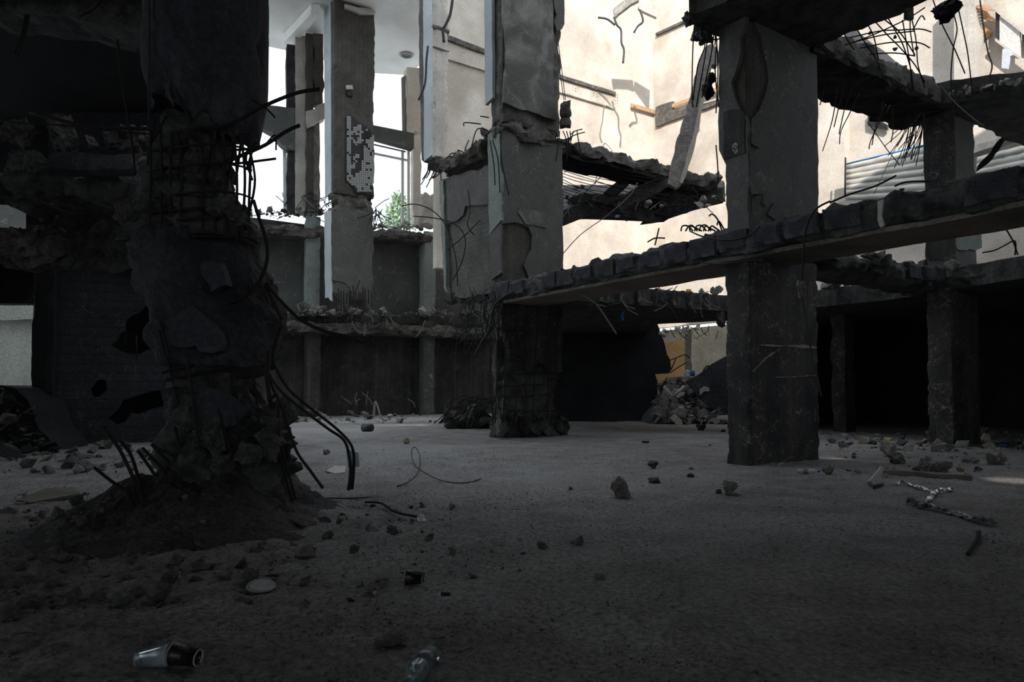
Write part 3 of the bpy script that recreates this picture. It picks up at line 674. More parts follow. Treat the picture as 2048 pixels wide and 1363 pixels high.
face('plaster_patch', PC_u.off(.02), [(1040, 414), (1092, 424), (1092, 456), (1052, 448), (1036, 424)], .03, 'plaster_marked', cC, seg=.2, jag=.05)['label'] = 'scuffed paler patch'
face('plaster_coat', PC_v.off(.02), [(976, 262), (1000, 255), (1002, 440), (992, 452), (978, 470)], .07, 'pilaster', cC, seg=.2, jag=.04, seed=11)  # paler than the front coat: sky light put into the colour
face('plaster_coat', PC_v.off(.02), [(979, 470), (993, 455), (1001, 447), (1002, 545), (982, 560)], .05, 'plaster_grey', cC, seg=.2, jag=.03, seed=12)
shaft('broken_collar', C0-UD*.12-VD*.10, 2.06, .9, 6.78, 7.22, 'rough', cC, res=.09, amp=.08, chip=.16, ragtop=.25, seed=13)
shaft('upper_shaft', C0, 1.80, .62, 7.15, 12.0, 'rough', cC, inset=.06, res=.12, amp=.03, chip=.05, seed=14)
face('plaster_coat', PC_u.off(.02), [(1006, -60), (1106, -60), (1107, 60), (1107, 62), (1108, 110), (1106, 160), (1110, 190), (1111, 218), (1112, 240), (1030, 214), (1008, 204), (1010, 150), (1013, 100), (1008, 40)], .09, 'plaster_marked', cC, seg=.16, jag=.04, seed=15)
face('plaster_coat', PC_u.off(.04), [(1108, -60), (1129, -60), (1129, 48), (1124, 58), (1114, 62), (1109, 45), (1113, 30), (1108, 10)], .14, 'plaster_grey', cC, seg=.15, jag=.03, seed=16)
face('plaster_coat', PC_v.off(.03), [(968, -60), (983, -60), (985, 195), (970, 210)], .08, 'skylit_blue', cC, seg=.2, jag=.02, seed=17)  # side face coloured as lit by the sky
for px_ in ([(978, 235), (960, 232)], [(962, 248), (930, 245), (928, 252)], [(975, 260), (955, 258), (945, 285), (938, 320)], [(1000, 270), (1005, 330), (1018, 390)], [(980, 280), (988, 330), (990, 370)], [(985, 280), (996, 320), (1000, 385)]):
    wire('bent_bar', px_, 15.2, .013, 'rebar', cC)
hb = thing('masonry_lump', at(1132, 250, 16.2), 'square masonry lump hanging on two wires beside the middle column', 'masonry')
for i, (y0, y1, w_) in enumerate(((198, 215, 10), (214, 232, 12), (231, 250, 11))):
    a = at(1132-w_, y1, 16.2); b = at(1132+w_, y1, 16.2)
    box('brick', a, (1, 0, 0), (b-a).length, .22, a.z, at(1132, y0, 16.2).z, 'rough', hb, res=.06, amp=.03, chip=.05, seed=i)
wire('wire', [(1112, 70), (1118, 130), (1128, 200)], 16.1, .009, 'wire', hb); wire('wire', [(1113, 62), (1121, 120), (1131, 200)], 16.1, .009, 'wire', hb)

# --- column E (far right)
cE = thing('concrete_column', E0, 'far right column, one face darkened for shade and one face grey, before the white wall', 'column')
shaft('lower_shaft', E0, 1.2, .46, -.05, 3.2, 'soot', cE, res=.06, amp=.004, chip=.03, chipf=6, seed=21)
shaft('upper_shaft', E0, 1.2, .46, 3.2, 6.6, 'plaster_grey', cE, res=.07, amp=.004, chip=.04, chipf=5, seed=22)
face('side_plaster', PE_v.off(.03), [(1846, 212), (1908, 200), (1910, 520), (1852, 520)], .05, 'soot', cE, seg=.2, jag=.02)  # dark coat painted on for the shade on this face
face('plaster_sheet', PE_u.off(.03), [(1908, 475), (1962, 465), (1964, 495), (1950, 500), (1915, 498)], .06, 'pilaster', cE, seg=.12, jag=.04)

# --- tall hanging column A (behind), foot shot away
A0 = at(663, 700, 26); A0.z = 0; PA_u, PA_v = Plane(A0, UD), Plane(A0, VD)
cA = thing('concrete_column', Vector((A0.x, A0.y, PA_u.pt(700, 610).z)), 'tall hanging column at back left with a patch of mosaic tiles, its foot shot away', 'column')
zA = lambda y: PA_u.pt(700, y).z
shaft('upper_shaft', A0, 1.65, .55, zA(395), 16.4, 'boards_v', cA, res=.16, amp=.006, chip=.05, ragbot=.2, seed=31)
shaft('crushed_joint', A0+UD*.08+VD*.05, 1.5, .5, zA(428), zA(380), 'rough', cA, res=.07, amp=.14, chip=.15, seed=32)
shaft('lower_shaft', A0, 1.65, .55, zA(610), zA(415), 'plaster_grey', cA, res=.12, amp=.012, chip=.10, ragbot=.5, seed=33)
face('plaster_sheet', PA_u.off(.03), [(664, 420), (742, 425), (745, 590), (735, 600), (715, 598), (705, 600), (700, 575), (690, 565), (664, 560)], .05, 'plaster_grey', cA, seg=.2, jag=.05, seed=34)
face('side_plaster', PA_v.off(.03), [(647, -60), (661, -60), (662, 385), (650, 395)], .05, 'skylit_blue', cA, seg=.25, jag=.02, seed=35)  # sky light painted on the left face
face('side_plaster', PA_v.off(.03), [(648, 425), (662, 420), (663, 602), (656, 594), (650, 596)], .05, 'skylit_blue', cA, seg=.2, jag=.04, seed=36)  # same painted sky light, lower piece
bk = face('tile_backing', PA_u.off(.06), [(692, 234), (700, 228), (709, 236), (742, 262), (746, 270), (746, 390), (712, 385), (700, 365), (692, 360)], .06, 'dark', cA, seg=.2, jag=.05, seed=37)
v = []; f = []; PT = PA_u.off(.075); rnd = random.Random(5)
x_ = 694.0
while x_ < 745:
    y_ = 232.0
    while y_ < 388:
        top = 230 if x_ < 700 else 232+(x_-700)*.75
        bot = 362+(x_-694)*.9 if x_ < 715 else 386
        if top < y_ < bot-3 and noise.noise(Vector((x_*.09, y_*.055, 3.3)))+.25*noise.noise(Vector((x_*.3, y_*.3, 1)))+(.25 if y_ > 310 else 0)+(.5 if x_ < 699 else 0) > .02 and rnd.random() > .05:
            q = [PT.pt(x_, y_), PT.pt(x_+3.6, y_+.7), PT.pt(x_+3.6, y_+4.3), PT.pt(x_, y_+3.6)]
            b_ = len(v); v += q+[p-PT.n*.03 for p in q]
            f += [(b_, b_+1, b_+2, b_+3), (b_, b_+4, b_+5, b_+1), (b_+1, b_+5, b_+6, b_+2), (b_+2, b_+6, b_+7, b_+3), (b_+3, b_+7, b_+4, b_)]
        y_ += 4.2
    x_ += 4.2
mt = put('mosaic_tiles', v, f, 'tile', cA, fix=True); mt['kind'] = 'stuff'
for i in range(16):
    x_ = 668+i*4.9+random.uniform(-1, 1); wire('hanging_bar', [(x_, 575+random.uniform(-6, 12)), (x_+random.uniform(-1, 1), 600), (x_+random.uniform(-2, 2), 618+random.uniform(-12, 6))], 25.8+i*.05, .022, 'rebar', cA)
wire('bent_bar', [(700, 605), (716, 570), (719, 560)], 25.5, .02, 'rebar', cA)
face('bracket', PA_u.off(.12), [(693, 170), (705, 170), (706, 178), (694, 178)], .1, 'plaster_pale', cA); face('bracket', PA_u.off(.10), [(693, 182), (704, 184), (706, 192), (696, 190)], .1, 'soot', cA)
face('cornice', PA_u.off(.14), [(690, 8), (748, 20), (752, 26), (720, 27), (692, 16)], .2, 'plaster_pale', cA, seg=.2, jag=.05)

# --- pale column B
B0 = at(862, 700, 23.2); B0.z = 0; PB_u, PB_v = Plane(B0, UD), Plane(B0, VD)
zB = lambda y: PB_u.pt(870, y).z
cB = thing('concrete_column', Vector((B0.x, B0.y, zB(330))), 'slim pale column hanging from above between window and white wall', 'column')
shaft('shaft', B0, .62, .62, zB(316), 16.4, 'plaster_pale', cB, res=.14, amp=.015, chip=.05, seed=41)
face('side_plaster', PB_v.off(.06), [(846, -60), (862, -60), (863, 310), (848, 322)], .06, 'skylit_blue', cB, seg=.3, jag=.03)  # bluish sky light painted on this side
face('broken_edge', PB_v.off(.02), [(838, -60), (847, -60), (849, 325), (843, 320), (840, 200), (838, 80)], .3, 'rough', cB, seg=.2, jag=.06)
shaft('collar', B0-UD*.04-VD*.04, .72, .7, zB(58), zB(48), 'rough', cB, res=.07, amp=.03, chip=.04)
shaft('collar', B0-UD*.04-VD*.04, .70, .7, zB(96), zB(93), 'plaster_grey', cB, res=.1, amp=.01, chip=.02)
shaft('broken_end', B0+UD*.05, .5, .5, zB(336), zB(310), 'rough_dark', cB, res=.06, amp=.1, chip=.1, seed=42)
wire('dark_cable', [(856, 92), (853, 120), (851, 160), (846, 180), (837, 200)], 22.6, .035, 'wire', cB)
wire('dark_cable', [(905, 0), (900, 30), (890, 52), (886, 60), (888, 84)], 22.7, .05, 'wire', cB)
for i in range(9): wire('bent_bar', [(858+i*2.4, 325), (856+i*3+random.uniform(-6, 6), 345), (852+i*3+random.uniform(-12, 9), 362+random.uniform(-8, 16))], 22.7, .02, 'rebar', cB)
o = box('pillar_stump', at(846, 450, 27.5), UD, .65, .5, at(846, 450, 27.5).z, at(846, 385, 27.5).z, 'plaster_pale', None, res=.1, amp=.05, chip=.1, ragtop=.3, seed=44); tag(o, 'broken pale pillar stump on the window sill under the slim pale column', 'pillar')

# ------------------------------------------------------------------ beams and slabs
def hollow_face(parent, P, d, L, z0, z1, step, mat='block', seed=0, skip=0.1):
    """row of hollow blocks standing proud on a broken slab edge"""
    n = int(L/step); rnd = random.Random(seed); d = Vector(d)
    nrm = Vector((d.y, -d.x, 0)); nrm = nrm if nrm.dot(Vector((P[0], P[1], 0))) < 0 else -nrm
    for i in range(n):
        if rnd.random() < skip: continue
        g = .018+.02*rnd.random(); pr = .015+.035*rnd.random()
        Q = Vector(P)+d*(i*step+g)+nrm*pr
        box('hollow_block', Q, d, step-2*g, .22, z0+.03+.03*rnd.random(), z1-.02-.03*rnd.random(), mat, parent, res=.06, amp=.014, chip=.035, seed=seed+i)

# first floor edge beam: from beyond C, past D and on to the right
P0 = D0-UD*.14-VD*4.6
b1 = thing('slab_edge', P0+Vector((0, 0, 3.04)), 'long sooty slab edge of hollow blocks running across both columns to the right edge', 'slab')
box('slab_core', P0, VD, 11.6, 1.2, 3.04, 3.47, 'rough_dark', b1, res=.085, amp=.04, chip=.10, ragtop=.12, ragr=.5, seed=51)
o = flat_slab('soffit_plate', None, 3.0, .06, 'soffit', b1, seg=.3, jag=.08, world=[(P0+UD*.08).to_tuple(), (P0+UD*1.16).to_tuple(), (P0+UD*1.16+VD*11).to_tuple(), (P0+UD*.08+VD*11).to_tuple()])
hollow_face(b1, P0, VD, 11.5, 3.07, 3.45, .56, seed=52)
for px_, Y in (([(1520, 452), (1500, 470), (1460, 480), (1410, 474), (1380, 462)], [9.6, 9.8, 10, 10.4, 11]), ([(1530, 520), (1490, 522), (1440, 528), (1395, 522)], [9.7, 9.9, 10.2, 10.8]),
        ([(1660, 402), (1630, 420), (1612, 460), (1606, 520), (1604, 585)], 8.9), ([(1660, 405), (1700, 388), (1750, 372), (1792, 351)], 9.1), ([(1790, 372), (1812, 364), (1860, 362)], 9.0),
        ([(1445, 465), (1436, 440), (1425, 428), (1418, 432)], 11.6), ([(1450, 462), (1438, 442), (1434, 450)], 11.4), ([(1310, 490), (1318, 456)], 12.5), ([(1295, 484), (1310, 476), (1330, 476)], 12.6)):
    wire('bent_bar', px_, Y, .013, 'rebar', b1)
for i in range(7):
    x_ = 1362+i*9; wire('bent_bar', [(x_, 462), (x_+4+random.uniform(-4, 4), 452), (x_+14, 454+random.uniform(-4, 3)), (x_+24, 462)], 11.4-i*.05, .013, 'rebar', b1)
face('dangling_strip', Plane((P0-UD*.10)[:2], VD), [(1755, 402), (1766, 398), (1762, 430), (1768, 450), (1760, 455), (1755, 440)], .03, 'plaster_pale', b1)['label'] = 'pale hanging strip of mortar'
kb = chunk('cement_lump', at(1604, 596, 8.85), .16, 'rough', 'rounded cement lump threaded on the cable in front of the near right column', 'rubble', kind='big', i=2, sq=(1.1, 1, 1.6))
wr = wire('hanging_cable', [(1604, 590), (1612, 640), (1622, 700), (1638, 770), (1643, 792)], 8.85, .012, 'wire'); tag(wr, 'thin black cable hanging from the cement lump at the near right column', 'cable')

# first floor slab behind (over the black space)
fp = [onz(*p, 3.05) for p in ((1085, 597), (1202, 604), (1449, 622), (1540, 622), (1640, 613), (1740, 603), (1830, 592), (1946, 571), (2048, 556))]
bp_ = [onz(*p, 3.05) for p in ((1500, 641), (1434, 642), (1314, 648))]
s2 = thing('floor_slab', fp[2], 'broken first floor slab over the black space behind the columns', 'slab')
wpts = [p.to_tuple() for p in fp]+[(11.0, 9.9), (15.4, 9.9), (15.4, 26), (9.6, 26)]+[p.to_tuple() for p in bp_]+[(5.0, 26.5), (-.2, 26.5), (-.4, 17.0)]
flat_slab('slab_core', None, 3.05, .40, 'rough_dark', s2, seg=.14, jag=.07, seed=61, world=[(p[0], p[1]) for p in wpts])
hollow_face(s2, fp[0]+(fp[2]-fp[0]).normalized()*.2, (fp[2]-fp[0]).normalized(), (fp[2]-fp[0]).length-.2, 3.10, 3.50, .40, 'block', seed=63, skip=.08)
for i in range(9):
    a = fp[0].lerp(fp[2], .1+i*.1); bx = Vector((0.9, .4, 0)).normalized()
    box('mortar_rib', a-Vector((.2, .42, 0))*.45, (fp[2]-fp[0]).normalized(), .09, .2, 3.08, 3.46, 'rough', s2, res=.06, amp=.03, chip=.03, seed=i)
# beam D-E at first floor, and the arm at E
b5 = thing('concrete_beam', D0+UD*1.6+Vector((0, 0, 3.05)), 'first floor beam between the near right and far right columns', 'beam')
box('beam_core', D0+UD*1.70-VD*.02, UD, 4.9, 1.0, 3.05, 3.45, 'rough_dark', b5, res=.085, amp=.06, chip=.15, ragtop=.2, seed=65)
hollow_face(b5, D0+UD*4.0-VD*.02, UD, 2.3, 3.1, 3.46, .5, 'block', seed=66, skip=.1)
b6 = thing('concrete_beam', E0-VD*.5+Vector((0, 0, 3.05)), 'first floor beam coming forward from the far right column', 'beam')
box('beam_core', E0-UD*.15-VD*4.0, VD, 5.0, 1.5, 3.05, 3.42, 'rough_dark', b6, res=.1, amp=.06, chip=.12, ragtop=.15, seed=67)

# second floor beam from C along the courtyard
b2 = thing('concrete_beam', C0+UD*1.7+Vector((0, 0, 6.76)), 'bare second floor beam running back from the middle column to the leaning strip', 'beam')
box('beam_core', C0+UD*1.72+VD*.0, UD, 5.1, .8, 6.80, 7.16, 'rough', b2, res=.085, amp=.07, chip=.14, ragtop=.12, seed=71)
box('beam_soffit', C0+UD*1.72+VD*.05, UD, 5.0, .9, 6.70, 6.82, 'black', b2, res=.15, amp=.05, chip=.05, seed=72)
for i in range(7):
    x_ = 1112+i*7; wire('bent_bar', [(x_, 262), (x_+random.uniform(-6, 8), 285), (x_+random.uniform(-12, 10), 310+random.uniform(-12, 18))], 15.9+i*.06, .012, 'rebar', b2)
wire('bent_bar', [(1165, 258), (1150, 262), (1140, 270)], 16.2, .012, 'rebar', b2); wire('bent_bar', [(1170, 264), (1155, 268), (1140, 274)], 16.2, .012, 'rebar', b2)
# second floor beam going back-left from C and the wall panel hung under it
b7 = thing('concrete_beam', C0+VD*.6+Vector((0, 0, 6.55)), 'broken second floor beam stub reaching left from the middle column', 'beam')
box('beam_core', C0+VD*.62-UD*.1, VD, 2.4, .9, 6.62, 6.98, 'rough', b7, res=.09, amp=.07, chip=.15, ragtop=.2, ragr=.3, seed=73)
for px_ in ([(910, 318), (900, 312), (892, 316)], [(920, 316), (908, 306), (898, 310)], [(936, 318), (930, 300), (938, 280)], [(926, 312), (915, 300), (930, 306)]): wire('bent_bar', px_, 17.4, .014, 'rebar', b7)
fw = thing('wall_panel', C0+VD*1.5+Vector((0, 0, 3.4)), 'board marked concrete wall panel hanging left of the middle column', 'wall panel')
PFv = Plane((C0-UD*.02)[:2], VD)
face('panel', PFv.off(-.12), [(882, 358), (985, 330), (992, 580), (970, 588), (950, 592), (925, 596), (905, 590), (892, 585), (888, 500), (884, 430)], .35, 'boards', fw, seg=.16, jag=.05, seed=75)
face('plaster_coat', PFv.off(-.06), [(884, 362), (980, 335), (982, 405), (955, 410), (930, 412), (926, 430), (912, 442), (895, 446), (886, 440)], .08, 'plaster_grey', fw, seg=.14, jag=.04, seed=76)
face('lit_edge', PFv.off(.0), [(878, 362), (886, 360), (890, 470), (893, 585), (888, 575), (883, 480)], .12, 'pilaster', fw, seg=.15, jag=.03, seed=77)  # paler coat painted in for the light on this edge
box('ragged_foot', PFv.off(-.15).pt(892, 600), -VD, 1.9, .3, 3.22, 3.48, 'rough_dark', fw, res=.07, amp=.12, chip=.1, seed=78)
for px_, Y in (([(802, 412), (830, 408), (860, 418), (885, 440), (900, 470), (912, 520), (915, 570)], 16.6), ([(826, 432), (870, 436), (910, 448), (930, 475), (925, 520), (905, 560)], 16.6), ([(936, 380), (940, 420), (935, 450), (948, 470)], 16.4), ([(960, 440), (930, 470), (895, 500)], 16.5)):
    wire('dangling_wire', px_, Y, .013, 'wire', fw)
# bird's nest of wire at the joint of C and the slab edge
for i in range(34):
    x0 = random.uniform(930, 1000); y0 = random.uniform(575, 610)
    px_ = [(x0, y0), (x0+random.uniform(-14, 12), y0+random.uniform(10, 35)), (x0+random.uniform(-20, 10), y0+random.uniform(40, 80)), (x0+random.uniform(-24, 12), y0+random.uniform(55, 110))]
    wire('dangling_wire', px_, random.uniform(15.2, 15.7), random.uniform(.006, .012), 'wire', fw)
w_ = wire('hanging_cable', [(1045, 575), (1000, 598), (985, 622), (978, 660), (963, 685), (948, 712)], 14.9, .024, 'wire'); tag(w_, 'thick black cable drooping left from the slab edge at the middle column', 'cable')
w_ = wire('hanging_cable', [(1165, 590), (1190, 605), (1215, 640), (1233, 668)], 14.0, .016, 'wire_pale'); tag(w_, 'grey cable arching down under the slab edge right of the middle column', 'cable')
w_ = wire('hanging_cable', [(1122, 512), (1160, 470), (1215, 430), (1260, 390), (1275, 365)], 17.0, .011, 'wire_pale'); tag(w_, 'long thin pale wire slanting up across the dark gap right of the middle column', 'cable')
w_ = wire('blue_rag', [(1247, 622), (1244, 632), (1246, 640)], 16.2, .03, 'blue_plastic', sides=5); tag(w_, 'scrap of blue plastic hanging under the rear slab', 'rag')

# sagging rubble slab and tilted pieces behind, between C and D
sg = thing('collapsed_slab', at(1280, 440, 19), 'sagging rubble covered slab hanging between the middle and near right columns', 'slab')
q = [at(1126, 452, 18.4), at(1180, 430, 18.6), at(1250, 432, 18.8), at(1310, 444, 19), at(1330, 440, 19), at(1370, 424, 18.8), at(1446, 406, 18.4), at(1446, 388, 21), at(1300, 400, 23), at(1126, 395, 23)]
extrude('slab_core', q, (0, 0, .42), 'rough_dark', sg, seg=.16, jag=.08, seed=81)
PS = Plane(at(1280, 400, 18.6)[:2], (1, 0, 0))
face('tilted_slab', PS, [(1225, 408), (1300, 358), (1330, 352), (1345, 366), (1300, 392), (1250, 418), (1235, 418)], .5, 'rough', sg, seg=.12, jag=.06, seed=82)
face('tilted_panel', PS.off(-.6), [(1208, 384), (1255, 344), (1278, 347), (1228, 392)], .5, 'black', sg, seg=.2, jag=.02, seed=83)
face('tilted_panel', PS.off(.05), [(1136, 398), (1165, 386), (1205, 388), (1150, 412)], .4, 'dark', sg, seg=.2, jag=.04, seed=84)
box('slab_stub', at(1368, 372, 18.2), (1, .08, 0), 1.05, .9, at(1368, 370, 18.2).z, at(1368, 340, 18.2).z, 'rough', sg, res=.08, amp=.08, chip=.14, ragtop=.2, seed=85)
face('tilted_slab', PS.off(-.4), [(1330, 395), (1380, 368), (1450, 372), (1450, 390), (1400, 405), (1340, 430), (1290, 436)], .8, 'black', sg, seg=.15, jag=.06, seed=86)
for i in range(16):
    y0 = 305+i*6; x1 = 1230+random.uniform(0, 130); wire('mesh_bar', [(1126, y0), (1180, y0+18+random.uniform(-3, 3)), (x1, y0+38+random.uniform(-4, 10))], [17, 17.6, 18.3], .009, 'rebar', sg)
for px_ in ([(1128, 345), (1160, 325), (1190, 308)], [(1130, 330), (1150, 312)], [(1170, 385), (1205, 350), (1240, 315)], [(1190, 370), (1198, 330), (1206, 308)], [(1240, 400), (1290, 368), (1340, 350)], [(1225, 405), (1280, 372), (1335, 356)]): wire('mesh_bar', px_, 17.8, .010, 'rebar', sg)
for i, (x_, y_, s_) in enumerate(((1152, 378, .24), (1166, 372, .18), (1196, 390, .2), (1207, 395, .2), (1237, 431, .26), (1395, 412, .3), (1405, 398, .3), (1415, 410, .28), (1430, 392, .25))):
    chunk('concrete_chunk', at(x_, y_+4, 18.0), s_, 'rough_light' if x_ > 1230 else 'rough', '%s concrete lump from the left caught in the bars of the sagging slab' % 'first second third fourth fifth sixth seventh eighth ninth'.split()[i], 'rubble', 'lumps caught on the sagging slab', tilt=.6)
# leaning strip
ls = thing('leaning_strip', at(1345, 372, 17.8), 'pale concrete strip leaning diagonally against the near right column', 'concrete strip')
PL = Plane(at(1380, 250, 17.6)[:2], (1, -.1, 0))
face('core', PL, [(1412, 92), (1425, 86), (1436, 100), (1440, 118), (1434, 132), (1424, 128), (1408, 190), (1395, 262), (1386, 300), (1372, 346), (1362, 370), (1352, 376), (1336, 366), (1344, 320), (1366, 240), (1378, 200), (1396, 140), (1403, 108)], .22, 'rough_light', ls, seg=.14, jag=.05, seed=91)
face('white_face', PL.off(.02), [(1422, 130), (1409, 188), (1397, 262), (1388, 300), (1374, 344), (1365, 366), (1360, 366), (1372, 320), (1388, 262), (1398, 210), (1414, 150)], .06, 'plaster_white', ls, seg=.14, jag=.03, seed=92)

# top slab over column D
ts = thing('floor_slab', Vector((3.9, 10.0, CZ)), 'broken second floor slab resting on the near right column at the top of the view', 'slab')
tp = [onz(*p, CZ) for p in ((1378, 25), (1385, 48), (1410, 62), (1440, 74), (1500, 98), (1600, 112), (1640, 95), (1700, 64), (1745, 48), (1765, 42), (1800, 30), (1830, 12), (1860, -2), (1900, -30))]
extrude('slab_core', [(p.x, p.y, CZ) for p in tp]+[(tp[-1].x, 9.6, CZ), (tp[0].x+.5, 9.6, CZ), (tp[0].x+.1, 10.0, CZ)], (0, 0, .36), 'rough_dark', ts, seg=.13, jag=.09, seed=95)
for i, (x_, y_, s_) in enumerate(((1388, 40, .3), (1402, 58, .32), (1425, 70, .28), (1396, 28, .3), (1420, 45, .3))):
    o = chunk('broken_lump', at(x_, y_+14, 10.6), s_, 'rough_dark', None, tilt=1, kind='big', i=i); o.parent = ts; o.location = o.location-world_loc(ts)
for (px_) in ([(1390, 50), (1386, 90), (1384, 180), (1386, 215)], [(1400, 55), (1410, 90), (1396, 130), (1386, 200)], [(1415, 60), (1412, 100), (1395, 200), (1392, 214)], [(1428, 65), (1422, 110), (1404, 195)], [(1390, 40), (1388, 70), (1400, 80), (1438, 78)],
        [(1432, 70), (1436, 130), (1434, 190), (1432, 226)], [(1434, 80), (1430, 140), (1438, 214)], [(1432, 290), (1436, 350), (1430, 390)], [(1405, 0), (1420, 30), (1440, 60)], [(1430, -5), (1412, 40), (1400, 72)], [(1450, -5), (1425, 35), (1418, 80)], [(1465, 10), (1435, 40), (1430, 90)]):
    wire('hanging_bar', px_, 10.35, .010, 'rebar', ts)
for i, (x_, y_, s_) in enumerate(((1419, 172, .24), (1416, 200, .26))):
    chunk('black_lump', at(x_, y_, 10.6), s_, 'black', ['upper of two black lumps hanging on bars left of the near right column', 'lower of two black lumps hanging on bars left of the near right column'][i], 'rubble', kind='big', i=3+i, sq=(.95, 1, 1.1))
chunk('black_lump', at(1896, 40, 9.6), .42, 'black', 'dark lump hanging at the top edge near the sunlit facade', 'rubble', kind='big', i=1, sq=(.85, 1, .8))
chunk('concrete_chunk', at(1818, 42, 9.9), .2, 'rough', 'small lump stuck to the top slab edge among the bars at upper right', 'rubble', kind='big', i=4, sq=(.8, 1, 1.3))

# second floor beam D-E
b3 = thing('concrete_beam', D0+UD*1.6+Vector((0, 0, CZ)), 'heavy second floor beam from near right column to far right column hung with bars', 'beam')
box('beam_core', D0+UD*1.62-VD*.12, UD, 4.9, 1.15, CZ, 7.0, 'rough', b3, res=.085, amp=.05, chip=.09, ragtop=.10, seed=101)
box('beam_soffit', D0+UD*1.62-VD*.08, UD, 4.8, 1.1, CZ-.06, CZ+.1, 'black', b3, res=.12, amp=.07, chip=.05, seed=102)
face('side_plaster', Plane((D0+UD*1.6+VD*.9)[:2], UD), [(1700, 50), (1800, 128), (1860, 160), (1860, 190), (1780, 140), (1700, 78)], .1, 'plaster_pale', b3, seg=.2, jag=.04)
bars = [[(1655, 145), (1648, 180), (1640, 210)], [(1676, 165), (1670, 210), (1662, 250), (1645, 302)], [(1690, 170), (1680, 205), (1668, 254)], [(1704, 178), (1690, 215), (1678, 268)], [(1718, 186), (1700, 225), (1682, 262), (1679, 288)],
    [(1765, 205), (1760, 240), (1742, 280), (1738, 298)], [(1772, 208), (1752, 250), (1744, 290)], [(1780, 210), (1766, 236)], [(1785, 218), (1786, 260), (1782, 284)]]
for q in bars: wire('hanging_bar', q, 11.9, .009, 'rebar', b3)
for i in range(22):
    x_ = 1818+random.uniform(0, 32); y_ = 236+random.uniform(-8, 8); dx = random.uniform(10, 48); dy = random.uniform(35, 105)
    wire('hanging_bar', [(x_, y_), (x_-dx*.35, y_+dy*.5), (x_-dx, y_+dy)], 13.0, .008, 'rebar', b3)
wire('hanging_bar', [(1800, 330), (1775, 300), (1740, 250), (1735, 245)], 12.5, .008, 'rebar', b3)
# hanging bar mesh above that beam
ms = thing('hanging_bar_mesh', at(1790, 60, 10.6), 'tangle of reinforcing bars hanging from the top slab at upper right', 'bars')
for q in ([(1700, 75), (1760, 62), (1800, 60), (1840, 58), (1863, 64)], [(1705, 85), (1765, 70), (1830, 62)], [(1720, 96), (1780, 85), (1835, 85), (1860, 96)], [(1690, 90), (1740, 72), (1810, 40), (1850, 15)], [(1740, 108), (1790, 106), (1830, 112)],
        [(1680, 50), (1695, 80), (1709, 100)], [(1712, 55), (1730, 85), (1752, 118), (1762, 142)], [(1735, 48), (1748, 75), (1757, 120)], [(1752, 45), (1775, 70), (1800, 95), (1830, 130), (1850, 165)], [(1770, 40), (1800, 65), (1830, 110)], [(1776, 36), (1790, 60), (1806, 90), (1822, 140), (1826, 180)],
        [(1805, 40), (1812, 80), (1820, 130), (1824, 178)], [(1822, 30), (1832, 80), (1836, 130), (1850, 176)], [(1828, 0), (1820, 50), (1828, 110)], [(1866, 0), (1885, 50), (1910, 100), (1930, 147)], [(1908, 30), (1914, 60), (1906, 100), (1902, 150), (1904, 195)], [(1917, 18), (1926, 60), (1936, 110), (1945, 190)], [(1850, 40), (1842, 32), (1826, 60)]):
    wire('bar', q, 10.9, .010, 'rebar', ms)
for i, (x_, y_) in enumerate(((1791, 72), (1742, 64), (1836, 94), (1790, 98))): 
    o = chunk('stuck_lump', at(x_, y_+4, 10.9), .1, 'rough_dark', None, kind='mid', i=i, tilt=1); o.parent = ms; o.location = o.location-world_loc(ms)
w_ = wire('hanging_wire', [(1960, 0), (1965, 40), (1975, 100), (1984, 130), (1980, 150)], 10.5, .012, 'wire_pale'); tag(w_, 'pale wire hanging in front of the rusty cage at top right', 'wire')
w_ = wire('hanging_wire', [(1880, 170), (1910, 205), (1950, 240), (1968, 252)], 12.2, .010, 'wire_pale'); tag(w_, 'pale wire slanting down across the head of the far right column', 'wire')
w_ = wire('hanging_wire', [(1840, 230), (1800, 280), (1770, 340), (1748, 388)], [13.3, 12.7, 12.4, 12.2], .006, 'wire_pale'); tag(w_, 'fine pale wire slanting across the corrugated hoarding', 'wire')
# slab at E's head going right
b4 = thing('floor_slab', E0+Vector((0, 0, CZ)), 'dark second floor slab on the head of the far right column reaching the right edge', 'slab')
ep = [onz(*p, CZ-.02) for p in ((1862, 212), (1905, 203), (1960, 197), (2060, 186), (2160, 178), (2160, 330), (2060, 300), (1990, 268), (1955, 250), (1900, 240), (1860, 236))]
extrude('slab_core', ep, (0, 0, .42), 'rough_dark', b4, seg=.14, jag=.08, seed=111)
for i in range(14):
    p = ep[1].lerp(ep[3], i/13.0)
    o = chunk('broken_lump', p+Vector((0, -.05, .1+.1*random.random())), random.uniform(.14, .28), 'rough' if i % 3 else 'rough_light', None, tilt=.8, kind='mid'); o.parent = b4; o.location = o.location-world_loc(b4)
face('torn_strip', Plane(at(2000, 300, 13.5)[:2], (1, 0, 0)), [(2004, 275), (2010, 280), (1998, 300), (1985, 318), (1968, 333), (1955, 342), (1960, 328), (1975, 312), (1990, 292)], .05, 'black', b4, seg=.1, jag=.03)

